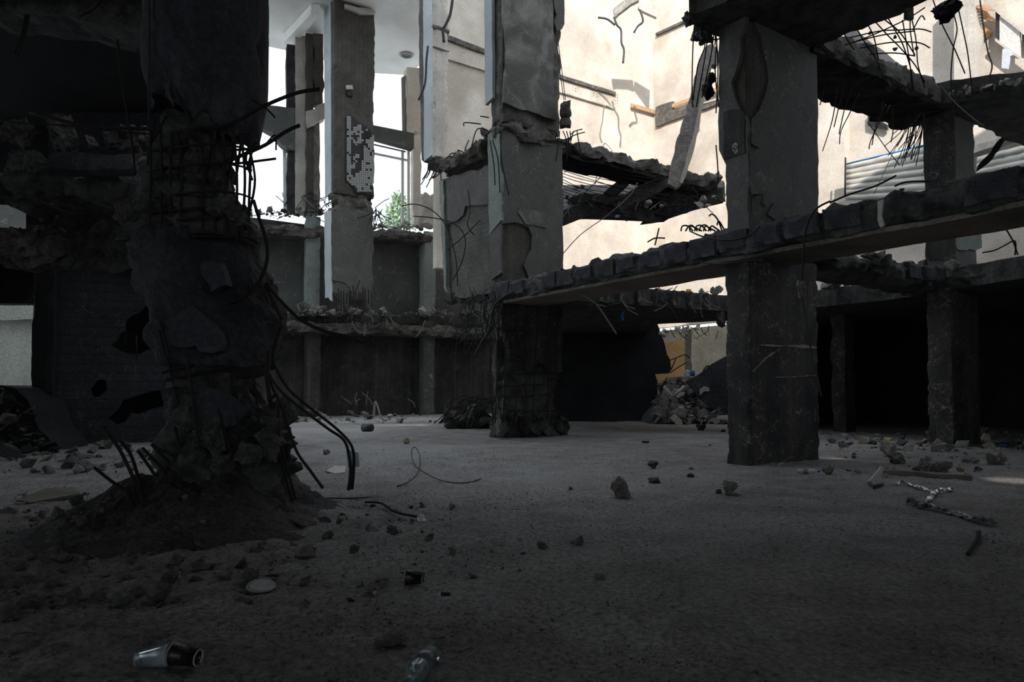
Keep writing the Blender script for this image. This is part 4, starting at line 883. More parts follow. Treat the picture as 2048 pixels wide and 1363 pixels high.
# ------------------------------------------------------------------ the black space below
PK = Plane(at(1250, 700, 24)[:2], (1, 0.0, 0))
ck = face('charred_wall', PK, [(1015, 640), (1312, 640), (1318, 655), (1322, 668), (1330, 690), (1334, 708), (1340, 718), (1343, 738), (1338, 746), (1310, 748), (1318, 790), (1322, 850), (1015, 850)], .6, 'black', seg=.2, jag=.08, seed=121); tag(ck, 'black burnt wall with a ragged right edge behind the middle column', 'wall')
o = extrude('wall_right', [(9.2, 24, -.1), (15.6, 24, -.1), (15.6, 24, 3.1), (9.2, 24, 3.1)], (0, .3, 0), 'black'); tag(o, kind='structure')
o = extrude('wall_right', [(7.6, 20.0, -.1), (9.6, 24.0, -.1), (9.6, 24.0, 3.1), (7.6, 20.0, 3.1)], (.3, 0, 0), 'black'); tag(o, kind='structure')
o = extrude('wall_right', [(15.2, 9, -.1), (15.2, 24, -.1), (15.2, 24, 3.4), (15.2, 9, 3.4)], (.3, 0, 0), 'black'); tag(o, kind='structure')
pk = box('concrete_pillar', at(1690, 700, 18), UD, .5, .4, -.05, 3.1, 'soot', res=.12, amp=.02, chip=.04); tag(pk, 'dim sooty pillar deep in the black space right of the near right column', 'pillar')
PZ = Plane(at(1420, 760, 23)[:2], (1, -.15, 0))
o = face('fallen_slab', PZ, [(1372, 762), (1392, 752), (1420, 730), (1452, 712), (1480, 700), (1480, 830), (1430, 822), (1404, 800)], .3, 'boards_dark', seg=.2, jag=.03, seed=124); tag(o, 'dark fallen slab leaning on the rubble heap behind the near right column', 'slab')

# ------------------------------------------------------------------ dark left side
PLW = Plane(at(200, 700, 14.2)[:2], WD)
lw = thing('shear_wall', PLW.pt(210, 886), 'dark board marked wall with blast holes at the left', 'wall')
hl = [refine([PLW.pt(*p) for p in h], .12, .10, 3, PLW.n) for h in ([(180, 778), (196, 758), (212, 760), (214, 778), (200, 792), (186, 794)], [(222, 690), (250, 660), (265, 630), (300, 600), (318, 640), (330, 690), (322, 704), (240, 702)], [(214, 838), (240, 812), (262, 795), (320, 780), (330, 812), (262, 826), (232, 850)])]
extrude('wall_body', [PLW.pt(*p) for p in ((98, 520), (352, 520), (352, 905), (98, 905))], PLW.n*-.35, 'boards_dark', lw, holes=hl)
extrude('backing', [PLW.off(-.36).pt(*p) for p in ((104, 540), (348, 540), (348, 895), (104, 895))], PLW.n*-.1, 'black', lw)
for q in ([(252, 612), (250, 690)], [(272, 670), (274, 720)]): wire('rebar', q, 14.0, .012, 'rebar', lw)
lc = box('concrete_pillar', at(58, 900, 13.2), WD, .36, .5, -.05, 4.2, 'black', res=.14, amp=.02, chip=.05); tag(lc, 'black pillar at the left edge beside the lit wall patch', 'pillar')
bl = thing('concrete_beam', at(130, 500, 12), 'cracked horizontal beam along the left above the dark wall', 'beam')
a = at(-40, 528, 12); b = at(275, 528, 12)
box('beam_core', a, (1, .06, 0), (b-a).length, .7, a.z, at(-40, 452, 12).z, 'rough_dark', bl, res=.09, amp=.10, chip=.2, ragtop=.25, seed=131)
box('broken_end', at(-30, 512, 11.8), (1, .02, 0), 1.2, .6, at(0, 512, 11.8).z, at(0, 445, 11.8).z, 'rough', bl, res=.08, amp=.14, chip=.2, seed=132)
for q in ([(60, 490), (100, 455), (160, 430), (230, 440)], [(165, 540), (200, 480), (240, 400), (262, 380)], [(185, 540), (215, 480), (255, 410)], [(90, 470), (130, 465), (160, 500), (175, 548)], [(55, 610), (85, 560), (130, 545), (150, 520), (130, 495)], [(68, 555), (85, 545), (82, 570), (50, 605)]): wire('bent_bar', q, 11.5, .012, 'rebar', bl)
# upper storey on the left
ul = thing('floor_slab', at(130, 340, 11), 'collapsed second storey slab heaped with dark rubble at upper left', 'slab')
a = at(-60, 392, 11); b = at(300, 392, 11)
box('slab_core', a, (1, .05, 0), (b-a).length, 1.6, a.z, at(0, 318, 11).z, 'rough_dark', ul, res=.11, amp=.12, chip=.22, ragtop=.3, seed=133)
o = box('slab_lip', at(80, 340, 10.6), (1, -.03, 0), 1.5, .5, at(80, 340, 10.6).z, at(80, 300, 10.6).z, 'dark', ul, res=.09, amp=.04, chip=.1, seed=134)
for i, (x_, y_, s_) in enumerate(((5, 270, .4), (15, 320, .5), (40, 290, .55), (60, 330, .4), (115, 275, .6), (150, 300, .45), (180, 285, .3), (210, 285, .4), (240, 268, .4), (255, 300, .35), (280, 275, .35))):
    chunk('concrete_chunk', at(x_, y_+12, 10.9), s_, 'rough_dark', '%s dark boulder from the left on the collapsed slab at upper left' % 'first second third fourth fifth sixth seventh eighth ninth tenth eleventh'.split()[i], 'rubble', 'boulders on the upper left slab', kind='big', tilt=.8)
o = extrude('wall_upper_left', [at(97, 60, 14.5), at(330, 60, 14.5), at(330, 345, 14.5), at(97, 345, 14.5)], (0, .3, 0), 'round'); tag(o, kind='structure'); o.name = 'wall_upper'
o = extrude('wall_upper', [at(-300, -40, 15.2), at(120, -40, 15.2), at(120, 345, 15.2), at(-300, 345, 15.2)], (0, .3, 0), 'black'); tag(o, kind='structure')
o = extrude('wall_upper', [at(52, 330, 14.3), at(330, 330, 14.3), at(330, 520, 14.3), at(52, 520, 14.3)], (0, .3, 0), 'soot_wall'); tag(o, kind='structure')
o = extrude('wall_left', [at(-300, 520, 13.7), at(75, 520, 13.7), at(75, 606, 13.7), at(-300, 606, 13.7)], (0, .3, 0), 'black'); tag(o, kind='structure')  # black sheet put in for the dark under the beam
o = extrude('wall_left', [at(-300, 340, 13.6), at(-40, 340, 13.6), at(-40, 900, 13.6), at(-300, 900, 13.6)], (0, .3, 0), 'black'); tag(o, kind='structure')
ub = thing('concrete_beam', at(150, 40, 9.95), 'dark roof beam crossing the top left corner', 'beam')
a = at(-40, 25, 9.95); 
pts_ = [at(-60, -60, 9.9), at(320, -60, 9.9), at(320, 70, 9.9), at(200, 48, 9.9), at(130, 28, 9.9), at(60, 24, 9.9), at(-60, 10, 9.9)]
extrude('beam_core', pts_, (0, .8, 0), 'rough_dark', ub, seg=.15, jag=.06, seed=135)
wire('bent_bar', [(205, 0), (185, 20), (160, 32)], 9.7, .014, 'rebar', ub); wire('bent_bar', [(52, 30), (44, 70), (28, 110)], 9.8, .02, 'rebar', ub); wire('bent_bar', [(58, 30), (50, 70), (36, 112)], 9.8, .016, 'rebar', ub)
# filler roof added to keep the left bays dark, black as shade
o = extrude('ceiling', [(-26, 9.7, 6.9), (-4.3, 9.7, 6.9), (-6.6, 15.4, 6.9), (-26, 15.4, 6.9)], (0, 0, .3), 'black'); tag(o, kind='structure')
# lit boundary wall seen through the left openings
PB2 = Plane(at(30, 700, 24)[:2], (1, .25, 0))
o = face('wall_outer', PB2, [(-160, 635), (110, 640), (110, 880), (-160, 880)], .4, 'olive', seg=.5, jag=.05); tag(o, kind='structure')
o = face('trim_32', PB2.off(.2), [(-160, 606), (110, 612), (110, 640), (-160, 634)], .5, 'olive', seg=.3, jag=.06); tag(o, kind='structure')
o = face('wall_outer', PB2.off(-1.5), [(-160, 360), (110, 360), (110, 640), (-160, 640)], .4, 'panel_grey'); tag(o, kind='structure')

# ------------------------------------------------------------------ wrecked round column in front
rc = thing('round_column', Vector((MC.x, MC.y, 0)), 'massive dark round column in the left foreground, blown open to bent bars', 'column')
def loft(rings, seg=40, amp=.05, f=2.2, seed=0., Y=6.45, caps=True):
    """rings: (y, xl, xr) silhouette rows as seen; each becomes a lumpy circle of real radius"""
    v = []; fcs = []; k = []
    for i in range(len(rings)-1):
        a, b = rings[i], rings[i+1]; n = max(1, int(abs(b[0]-a[0])/10))
        for j in range(n): t = j/n; k.append(tuple(a[m]+(b[m]-a[m])*t for m in range(3)))
    k.append(rings[-1])
    for (y_, xl, xr) in k:
        L_, R_ = at(xl, y_, Y), at(xr, y_, Y); c = (L_+R_)/2; r = (R_-L_).length/2
        for s in range(seg):
            th = 6.283*s/seg; d = Vector((math.cos(th), math.sin(th), 0)); p = c+d*r
            q = r*(1)+amp*1.6*fb(p, f, seed)+amp*.5*fb(p, f*4, seed+4)
            v.append(c+d*q+Vector((0, 0, amp*.5*fb(p, f, seed+9))))
    for i in range(len(k)-1):
        for s in range(seg):
            a, b = i*seg+s, i*seg+(s+1) % seg; fcs.append((a, b, b+seg, a+seg))
    fcs.append(tuple(range(seg))); fcs.append(tuple(range((len(k)-1)*seg, len(k)*seg)))
    return v, fcs
# upper drum: ragged lower rim
v = []; f = []; seg = 72; cx = at(412, 200, 6.45); R_ = (at(530, 200, 6.45)-at(295, 200, 6.45)).length/2
rows = 40
for i in range(rows+1):
    for s in range(seg):
        th = 6.283*s/seg; zb = at(412, 246, 6.45).z-.16*math.cos(th)+.16*fb((math.cos(th)*2, math.sin(th)*2, 0), 1.6, 3)
        z = zb+(CZ+.05-zb)*i/rows; e = max(0, 1-i/7); p = Vector((math.cos(th), math.sin(th), 0))
        dent = max(0, fb((p.x*1.3, p.y*1.3, z), 1.6, 8)-.05)*(.16 if i < 12 else .05)
        r = R_-.10*e*e*(1+fb((p.x, p.y, z), 3, 2))-dent
        v.append(Vector((cx.x, cx.y, 0))+p*r+Vector((0, 0, z)))
for i in range(rows):
    for s in range(seg):
        a, b = i*seg+s, i*seg+(s+1) % seg; f.append((a, b, b+seg, a+seg))
f.append(tuple(range(seg))[::-1])
put('upper_drum', v, f, 'round', rc, smooth=True, fix=True)
tube('conduit', [at(298, 240, 5.95), at(298, -60, 5.95)], .012, 'round', rc, straight=True)
v, f = loft([(250, 330, 470), (300, 310, 470), (360, 290, 478), (420, 292, 485), (470, 280, 500), (490, 280, 512)], amp=.12, seed=2)
put('exposed_core', v, f, 'rough_dark', rc, fix=True)
v, f = loft([(472, 290, 500), (486, 272, 512), (510, 272, 524), (545, 278, 536), (590, 293, 546), (640, 308, 558), (690, 322, 560), (730, 342, 548), (748, 400, 530), (760, 450, 510)], amp=.06, seed=5, seg=64)
put('loose_drum', v, f, 'dark', rc, fix=True)
for i, q in enumerate(([(276, 520), (310, 528), (330, 560), (308, 600), (294, 590)], [(330, 640), (380, 610), (420, 640), (440, 700), (390, 690), (345, 690)], [(400, 530), (440, 525), (455, 570), (420, 585)])):
    pl = Plane(at(400, 600, 5.78)[:2], (1, .0, 0)) if i else Plane(at(400, 600, 6.2)[:2], (1, -.9, 0))
    face('plaster_scab', pl, q, .12, 'round', rc, seg=.04, jag=.05, seed=i)
v, f = loft([(735, 400, 500), (780, 372, 525), (830, 355, 545), (880, 350, 562), (930, 350, 582), (1000, 330, 605)], amp=.18, seed=7)
put('lower_core', v, f, 'rough_dark', rc, fix=True)
o = face('bent_plate', Plane(at(430, 800, 5.9)[:2], (1, .35, 0)), [(384, 790), (405, 775), (440, 778), (480, 800), (500, 818), (470, 850), (420, 860), (390, 830)], .03, 'round', rc)
for i, (x_, y_, s_) in enumerate(((372, 800, .2), (392, 840, .3), (420, 880, .3), (505, 800, .3), (530, 830, .35), (520, 880, .3), (490, 900, .3), (460, 920, .25), (400, 920, .25), (545, 905, .22), (440, 850, .3), (340, 330, .4), (400, 310, .35), (450, 340, .3), (360, 420, .4), (440, 430, .35), (300, 430, .35), (480, 445, .3))):
    o = chunk('core_lump', at(x_, y_+20, 6.1 if y_ < 500 else 6.0), s_, 'rough_dark', None, kind='big', tilt=1); o.parent = rc; o.location = o.location-world_loc(rc)
def cage(px, Y, r=.013): wire('rebar', px, Y, r, 'rebar', rc)
for q in ([(545, 722), (575, 775), (620, 815), (665, 850), (696, 880), (707, 905), (707, 945), (704, 978)], [(530, 735), (560, 780), (610, 822), (655, 856), (688, 880), (699, 915), (701, 945), (697, 980)], [(530, 728), (545, 775), (562, 810), (578, 860), (595, 905), (620, 940), (646, 976)],
        [(528, 725), (540, 790), (560, 880), (578, 950), (592, 1000)], [(530, 740), (545, 840), (565, 930), (584, 1000)], [(536, 700), (534, 740), (540, 800)], [(485, 770), (500, 800), (515, 830)], [(505, 745), (512, 790), (518, 850)], [(405, 745), (425, 830), (445, 900), (465, 940)], [(418, 740), (438, 820), (460, 900), (475, 935)],
        [(375, 720), (384, 780), (392, 850), (400, 900)], [(330, 690), (342, 740), (352, 800), (350, 850), (362, 900), (372, 930), (386, 948)], [(318, 660), (335, 720), (350, 780), (358, 850)], [(350, 700), (372, 760), (384, 830)], [(462, 750), (470, 800), (480, 880)],
        [(188, 934), (232, 968), (284, 998)], [(208, 855), (240, 900), (262, 945), (275, 975), (285, 1002)], [(240, 880), (262, 910), (278, 960), (290, 1000)], [(275, 900), (300, 935), (330, 982)], [(285, 895), (318, 930), (350, 968)], [(303, 888), (332, 918), (362, 945)], [(310, 895), (350, 912), (375, 925)], [(252, 975), (256, 990), (264, 1012)], [(225, 1020), (238, 1000), (250, 995), (262, 1010)], [(266, 970), (270, 990), (276, 1008)], [(282, 958), (295, 980), (310, 994)],
        [(330, 760), (400, 745), (470, 730)], [(325, 745), (360, 735), (390, 730)], [(320, 640), (330, 680), (340, 720)], [(395, 945), (430, 950), (455, 925), (470, 915)], [(560, 655), (548, 700), (545, 740)], [(536, 800), (552, 790), (556, 800), (556, 835)]):
    cage(q, random.uniform(5.35, 5.6) if q[-1][0] < 300 else random.uniform(5.75, 6.1), .0135)
for y_ in (292, 330, 386, 418, 437, 476):   # hoops of the cage
    k = random.uniform(-6, 6)
    cage([(272, y_+22+k), (310, y_+8), (370, y_), (430, y_-4), (480, y_+2), (503, y_+10)], [6.3, 6.05, 5.9, 5.9, 6.0, 6.2], .010)
for x_ in (300, 322, 341, 362, 404, 430, 452, 474, 488, 498): cage([(x_+random.uniform(-8, 8), 262), (x_+random.uniform(-5, 5), 340), (x_, 410), (x_+random.uniform(-6, 6), 482)], 5.95, .012)
for q in ([(470, 285), (462, 330), (452, 370)], [(482, 284), (476, 330), (470, 370)], [(498, 290), (492, 320), (505, 360)], [(512, 282), (502, 310), (494, 340)], [(455, 328), (490, 325), (552, 317)], [(462, 300), (500, 298)], [(500, 300), (510, 360), (500, 420)]): cage(q, 6.1, .011)
for q in ([(235, 80), (242, 150), (255, 230), (266, 300), (270, 350)], [(350, 165), (362, 205), (378, 235), (383, 262), (374, 285), (362, 320), (350, 380)], [(432, 255), (422, 300), (412, 350), (405, 390)], [(332, 230), (318, 260), (300, 290), (295, 330)], [(310, 235), (300, 300)]): cage(q, 6.0, .011)
for q, lb in (([(640, 178), (600, 184), (560, 198), (520, 216), (470, 243), (420, 256), (340, 258), (250, 256), (170, 252), (60, 224)], 'long black cable sweeping across the broken head of the round column'), ([(600, 250), (570, 264), (530, 290), (480, 312), (440, 330)], 'short thick bar poking right from the round column below the cable'),
        ([(507, 400), (516, 430), (532, 480), (534, 520), (520, 560), (495, 588), (460, 605)], 'thick black hose looping down the right side of the round column'), ([(532, 566), (560, 600), (600, 638), (650, 662), (700, 674), (726, 684), (744, 670)], 'bar with a hooked end reaching right from the round column'), ([(530, 570), (545, 600), (564, 640)], 'short dark bar end beside the hooked bar')):
    o = wire('steel_bar' if 'bar' in lb else 'cable', q, 6.0, .016, 'rebar'); tag(o, lb, 'bar' if 'bar' in lb else 'cable')
for q in ([(0, 240), (40, 246), (120, 250), (300, 268), (420, 270), (505, 268)], [(505, 200), (530, 215), (550, 235)], [(530, 290), (550, 270), (552, 300)]): cage(q, 6.2, .008)

# mound of dirt
v = []; f = []; nR, nS = 110, 220
for i in range(nR+1):
    t = i/nR
    for s in range(nS):
        th = 6.283*s/nS; ext = .92+.38*max(0, math.cos(th))+.85*max(0, -math.sin(th))**1.3+.22*noise.noise(Vector((math.cos(th)*1.5, math.sin(th)*1.5, 2)))
        r = ext*t; x_, y_ = MC.x+r*math.cos(th), MC.y+r*math.sin(th)
        h = .62*(1-t)**1.35*(1+.35*noise.noise(Vector((x_*1.6, y_*1.6, 1))))+(.075*fb((x_, y_, 0), 3, 1)+.03*fb((x_, y_, 0), 11, 2))*(1-t**3)-.03*t
        v.append(Vector((x_, y_, h)))
for i in range(nR):
    for s in range(nS):
        a, b = i*nS+s, i*nS+(s+1) % nS; f.append((a, b, b+nS, a+nS))
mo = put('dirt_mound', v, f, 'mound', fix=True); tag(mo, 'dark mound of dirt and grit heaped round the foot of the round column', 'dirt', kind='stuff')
def moundh(x_, y_):
    d = (Vector((x_, y_))-MC).length; t = min(1, d/(1.0+.8*max(0, (MC.y-y_)/max(d, .01)))); return .62*(1-t)**1.35
# ------------------------------------------------------------------ loose rubble on ledges and floor
SC = []
def scatter(n, pts_fn, smin, smax, mats, what, group, seed, kinds=('mid', 'mid', 'slab', 'small'), cat='rubble', tilt=.5, tiny=2.5):
    """loose lumps: the largest become things of their own (see flush), the crumbs one heap of grit"""
    rnd = random.Random(seed)
    for i in range(int(n*(1+tiny))):
        p = pts_fn(rnd)
        if p is None: continue
        s_ = smin+(smax-smin)*rnd.random()**2.2 if i < n else smin*rnd.uniform(.35, 1.0)
        SC.append((s_*F/max(1, p.y), p, s_, rnd.choice(mats), rnd.choice(kinds), rnd.randrange(8), tuple((rnd.uniform(-tilt, tilt), rnd.uniform(-tilt, tilt), rnd.uniform(0, 6.28))), what, group, cat))
ORD = 'first second third fourth fifth sixth seventh eighth ninth tenth eleventh twelfth thirteenth fourteenth fifteenth sixteenth seventeenth eighteenth nineteenth twentieth'.split()
_o1 = 'first second third fourth fifth sixth seventh eighth ninth'.split()
for _t, _p in (('twenty', 'thirtieth'), ('thirty', 'fortieth'), ('forty', 'fiftieth'), ('fifty', 'sixtieth'), ('sixty', 'seventieth')): ORD += [_t+'-'+w for w in _o1]+[_p]
TONE = {'rough': 'grey', 'rough_light': 'pale', 'rough_dark': 'dark', 'mound': 'dirt coloured', 'block': 'sooty', 'black': 'black', 'tan_stone': 'tan'}
def flush(limit):
    SC.sort(key=lambda c: -c[0])
    big, rest = SC[:limit], SC[limit:]
    per = {}
    for c in big: per.setdefault((c[7], TONE[c[3]], 'slabby' if c[4] == 'slab' else 'lumpy'), []).append(c)
    for (what, tone, shp), cs in per.items():
        cs.sort(key=lambda c: c[1].x/max(c[1].y, .1))
        for k, c in enumerate(cs):
            nm = 'stone' if 'stone' in what else 'concrete_chunk'; w_ = {'stone': 'stone', 'concrete_chunk': 'chunk'}[nm]
            lb = '%s %s %s from the left %s' % (ORD[k] if k < len(ORD) else 'farther right', ('flat ' if shp == 'slabby' else '')+tone, w_, what.replace('stone ', '', 1) if nm == 'stone' else what) if len(cs) > 1 else 'only %s %s %s' % (('flat ' if shp == 'slabby' else '')+tone, w_, what.replace('stone ', '', 1) if nm == 'stone' else what)
            o = chunk(nm, c[1], c[2], c[3], lb, c[9], c[8], kind=c[4], i=c[5]); o.rotation_euler = c[6]
    grp = {}
    for c in rest: grp.setdefault(c[8], []).append(c)
    for g, cs in grp.items():
        v = []; f = []; mi = []; mats = sorted(set(CM.get(c[3], c[3]) for c in cs))
        from mathutils import Euler
        for c in cs:
            me = chunk_mesh('small', c[3], c[5]) if c[0] < 14 else chunk_mesh(c[4], c[3], c[5])
            R = Euler(c[6]).to_matrix(); b_ = len(v); zs = .35 if c[4] == 'slab' and c[0] < 14 else .8
            for q in me.vertices: v.append(c[1]+R @ Vector((q.co.x*c[2], q.co.y*c[2], q.co.z*c[2]*(zs if c[0] < 14 else 1))))
            for p in me.polygons: f.append(tuple(b_+k for k in p.vertices)); mi.append(mats.index(CM.get(c[3], c[3])))
        o = put('rubble_crumbs', v, f, mats[0])
        for m in mats[1:]: o.data.materials.append(M[m])
        for p, k in zip(o.data.polygons, mi): p.material_index = k
        tag(o, 'small crumbs: '+g, 'rubble', kind='stuff')
def onfloor(x0, x1, y0, y1):
    def fn(r):
        p = onz(r.uniform(x0, x1), r.uniform(y0, y1)); p.z = ground(p.x, p.y)-.012; return p
    return fn
def onledge(pl, x0, x1, ytop, back):
    def fn(r):
        x = r.uniform(x0, x1); p = pl.pt(x, ytop); return p-pl.n*r.uniform(.1, back)+Vector((0, 0, r.uniform(-.08, .10)))
    return fn
LG = ('rough_light', 'rough', 'rough', 'rough_dark')
scatter(130, onledge(WFr.off(.35), 550, 1000, 629, 1.1), .2, .62, LG, 'on the long ledge of the back wall', 'rubble on the long ledge', 1)
scatter(34, onledge(WFr.off(.35), 605, 700, 627, .9), .3, .75, ('rough_light', 'rough_light', 'rough'), 'heaped on the ledge under the tall hanging column', 'pale rubble on the ledge by the tall column', 2)
scatter(45, onledge(WFr.off(.15), 490, 648, 423, .9), .16, .45, LG, 'on the left window sill slab at the back', 'rubble on the left sill', 3)
scatter(40, onledge(WFr.off(.15), 745, 862, 451, .9), .16, .45, ('rough_light', 'rough_light', 'rough'), 'on the sill slab under the bright right window', 'rubble on the right sill', 4)
def fn_mound(r):
    th = r.uniform(2.6, 6.6); q = r.uniform(.7, 3.0)*(.8+.4*(math.sin(th) < -.3)); x_, y_ = MC.x+q*math.cos(th), MC.y+q*math.sin(th)
    return Vector((x_, y_, moundh(x_, y_)+ground(x_, y_)-.012)) if y_ > 3.6 else None
scatter(230, fn_mound, .04, .17, ('rough_dark', 'rough_dark', 'mound', 'rough'), 'stone on the slope of the mound', 'stones on the mound', 21, tiny=5)
def fn_b1(r):
    t = r.uniform(0, 11.3); return P0+VD*t+UD*r.uniform(.0, 1.1)+Vector((0, 0, 3.40))
scatter(120, fn_b1, .05, .14, ('rough_dark', 'rough_dark', 'block', 'rough'), 'on top of the long slab edge', 'rubble on the long slab edge', 5)
def fn_s2(r):
    t = r.random(); p = fp[0].lerp(fp[2], t) if r.random() < .55 else fp[4].lerp(fp[7], r.random()); return Vector((p.x, p.y, 3.40))+VD*r.uniform(.05, 1.2)
scatter(110, fn_s2, .10, .40, ('rough_light', 'rough', 'rough', 'rough_dark'), 'on the broken slab over the black space', 'rubble on the rear slab', 6)
scatter(30, lambda r: D0+UD*r.uniform(2.2, 6.6)+VD*r.uniform(.0, .9)+Vector((0, 0, 3.40)), .1, .4, ('rough', 'rough_dark'), 'at the waist of the far right column', 'rubble at the far right column', 7)
scatter(60, lambda r: at(r.uniform(1128, 1446), 0, 1) and (lambda x: at(x, 415-18*abs(x-1310)/180, r.uniform(18.3, 20)))(r.uniform(1128, 1446)), .12, .45, ('rough', 'rough_light', 'rough_dark'), 'on the sagging slab behind the columns', 'rubble on the sagging slab', 8)
scatter(40, lambda r: W2L.P+W2L.d*-r.uniform(.5, 6)+Vector((0, 0, 3.66))-W2L.n*r.uniform(.0, .5), .15, .5, ('rough_light', 'rough_light', 'rough'), 'along the top of the tan wall', 'rubble on the tan wall', 9)
# floor zones
scatter(120, onfloor(560, 985, 824, 846), .10, .5, ('rough', 'rough_dark', 'rough', 'rough_light'), 'at the foot of the back wall', 'rubble at the foot of the back wall', 10)
scatter(85, onfloor(0, 330, 893, 945), .06, .34, ('rough_dark', 'rough_dark', 'rough'), 'at the foot of the dark left wall', 'rubble below the dark left wall', 11)
scatter(150, onfloor(1645, 2060, 866, 905), .06, .34, ('rough', 'rough_dark', 'rough', 'tan_stone'), 'strewn before the black space at right', 'rubble before the black space', 12)
scatter(90, onfloor(1690, 2060, 900, 955), .03, .15, ('rough', 'rough', 'rough_dark'), 'stone on the dusty floor at right', 'small stones on the right of the floor', 13)
scatter(90, onfloor(0, 620, 1095, 1215), .04, .15, ('rough_dark', 'rough_dark', 'mound', 'rough'), 'stone on the floor before the mound', 'stones before the mound', 14)
scatter(45, onfloor(560, 1440, 855, 1000), .02, .09, ('rough', 'rough_dark'), 'stone on the open middle floor', 'small stones mid floor', 15, tilt=.3)
scatter(70, onfloor(600, 1300, 1000, 1355), .010, .05, ('rough', 'rough_dark', 'rough_dark'), 'stone on the foreground floor', 'pebbles in the foreground', 16, tilt=.3)
scatter(45, onfloor(1300, 2040, 1000, 1355), .010, .04, ('rough', 'rough_dark'), 'stone on the bare floor at lower right', 'pebbles at lower right', 17, tilt=.3)
# rubble heap behind the near right column
def fn_heap(r):
    x = r.uniform(1310, 1456); yb = 842; top = 752 if x < 1400 else 800
    t = r.random(); Y = 22.0+2.6*t; py = yb-(yb-top)*t*(1-.25*abs(x-1375)/90)
    return at(x, py+4, Y)
scatter(190, fn_heap, .14, .62, ('rough_light', 'rough', 'rough', 'rough_dark'), 'in the rubble heap under the tan wall', 'rubble heap under the tan wall', 18, kinds=('slab', 'slab', 'mid'), tilt=.9)
hm = extrude('heap_core', [at(1300, 846, 22.3), at(1330, 770, 24.2), at(1365, 752, 24.8), at(1400, 770, 24.4), at(1440, 812, 23.4), at(1470, 842, 22.4)], (0, 1.6, 0), 'rough_dark', seg=.2, jag=.1); tag(hm, 'compacted core of the rubble heap under the tan wall', 'dirt', kind='stuff'); hm.name = 'rubble_fill'
for q, lb in (([(1327, 772), (1349, 798)], 'left of two pale laths crossing in the rubble heap'), ([(1345, 794), (1369, 772)], 'right of two pale laths crossing in the rubble heap')):
    o = wire('lath', q, 22.5, .05, 'paper', sides=4); tag(o, lb, 'lath')
o = chunk('plastic_bag', at(1385, 752, 23.6), .26, 'blue_plastic', 'crumpled bright blue plastic bag on top of the rubble heap', 'bag', kind='big', i=5, sq=(.8, .8, 1.0))
o = chunk('rubble_sack', at(1374, 754, 23.6), .3, 'paper', 'dirty white sack beside the blue bag on the rubble heap', 'sack', kind='big', i=6)
o = wire('cable_hoop', [(1404, 752), (1408, 738), (1416, 731), (1422, 736), (1424, 744)], 23, .025, 'wire'); tag(o, 'black hoop of cable standing on the rubble heap', 'cable')
for q, lb in (([(1336, 722), (1352, 715), (1370, 709), (1378, 715)], 'upper bent bar in front of the ochre wall'), ([(1340, 745), (1355, 735), (1372, 725)], 'lower bent bar in front of the ochre wall'), ([(1343, 738), (1352, 716)], 'upright bar in front of the ochre wall')):
    o = wire('steel_bar', q, 24.5, .02, 'rebar'); tag(o, lb, 'bar')
o = wire('pipe_end', [(1318, 665), (1331, 671)], 23.6, .07, 'paper', sides=8); tag(o, 'short white pipe poking out of the burnt wall', 'pipe')
o = chunk('cement_lump', at(1442, 655, 17.5), .38, 'rough_dark', 'dark lump hanging under the rear slab at the left edge of the near right column', 'rubble', kind='big', i=4, sq=(.8, .8, 1.3))
o = face('cloth_scrap', PZ.off(.1), [(1399, 778), (1408, 772), (1418, 774), (1419, 782), (1408, 782), (1400, 790)], .06, 'paper', seg=.1, jag=.05); tag(o, 'pale scrap of cloth caught on the dark fallen slab', 'cloth')
for i, (x_, y_, m_, lb) in enumerate(((1378, 576, 'orange_plastic', 'orange plastic scrap in the litter on the rear slab'), (1400, 572, 'paper', 'white paper scrap beside the orange one on the rear slab'), (1425, 575, 'paper_dim', 'grey carton scrap on the rear slab near the near right column'), (1440, 570, 'blue_tile', 'pale blue scrap on the rear slab touching the near right column'))):
    chunk('litter_scrap', at(x_, y_+14, 17.75), .3, m_, lb, 'litter', kind='mid', i=i, tilt=.6)
# brushwood pile at the back of C
bp2 = thing('bar_pile', onz(925, 842), 'heap of bent bars and sheet lying by the back wall left of the middle column', 'bars')
for i in range(34):
    x_ = random.uniform(900, 975); wire('bar', [(x_-random.uniform(10, 40), 846), (x_-8, 825+random.uniform(-8, 8)), (x_+random.uniform(0, 20), 800+random.uniform(-6, 16)), (x_+random.uniform(10, 40), 790+random.uniform(0, 30))], random.uniform(19, 21), .014, 'rebar', bp2)
face('bent_sheet', Plane(at(940, 810, 20.5)[:2], (1, .2, 0)), [(905, 812), (925, 796), (950, 790), (972, 795), (972, 808), (940, 812), (918, 822)], .04, 'rough', bp2, seg=.2, jag=.04)
box('heap_base', at(890, 850, 19.3), (1, .1, 0), 1.3, 1.2, -.05, .5, 'rough_dark', bp2, res=.12, amp=.2, chip=.4, ragtop=.4, seed=3)
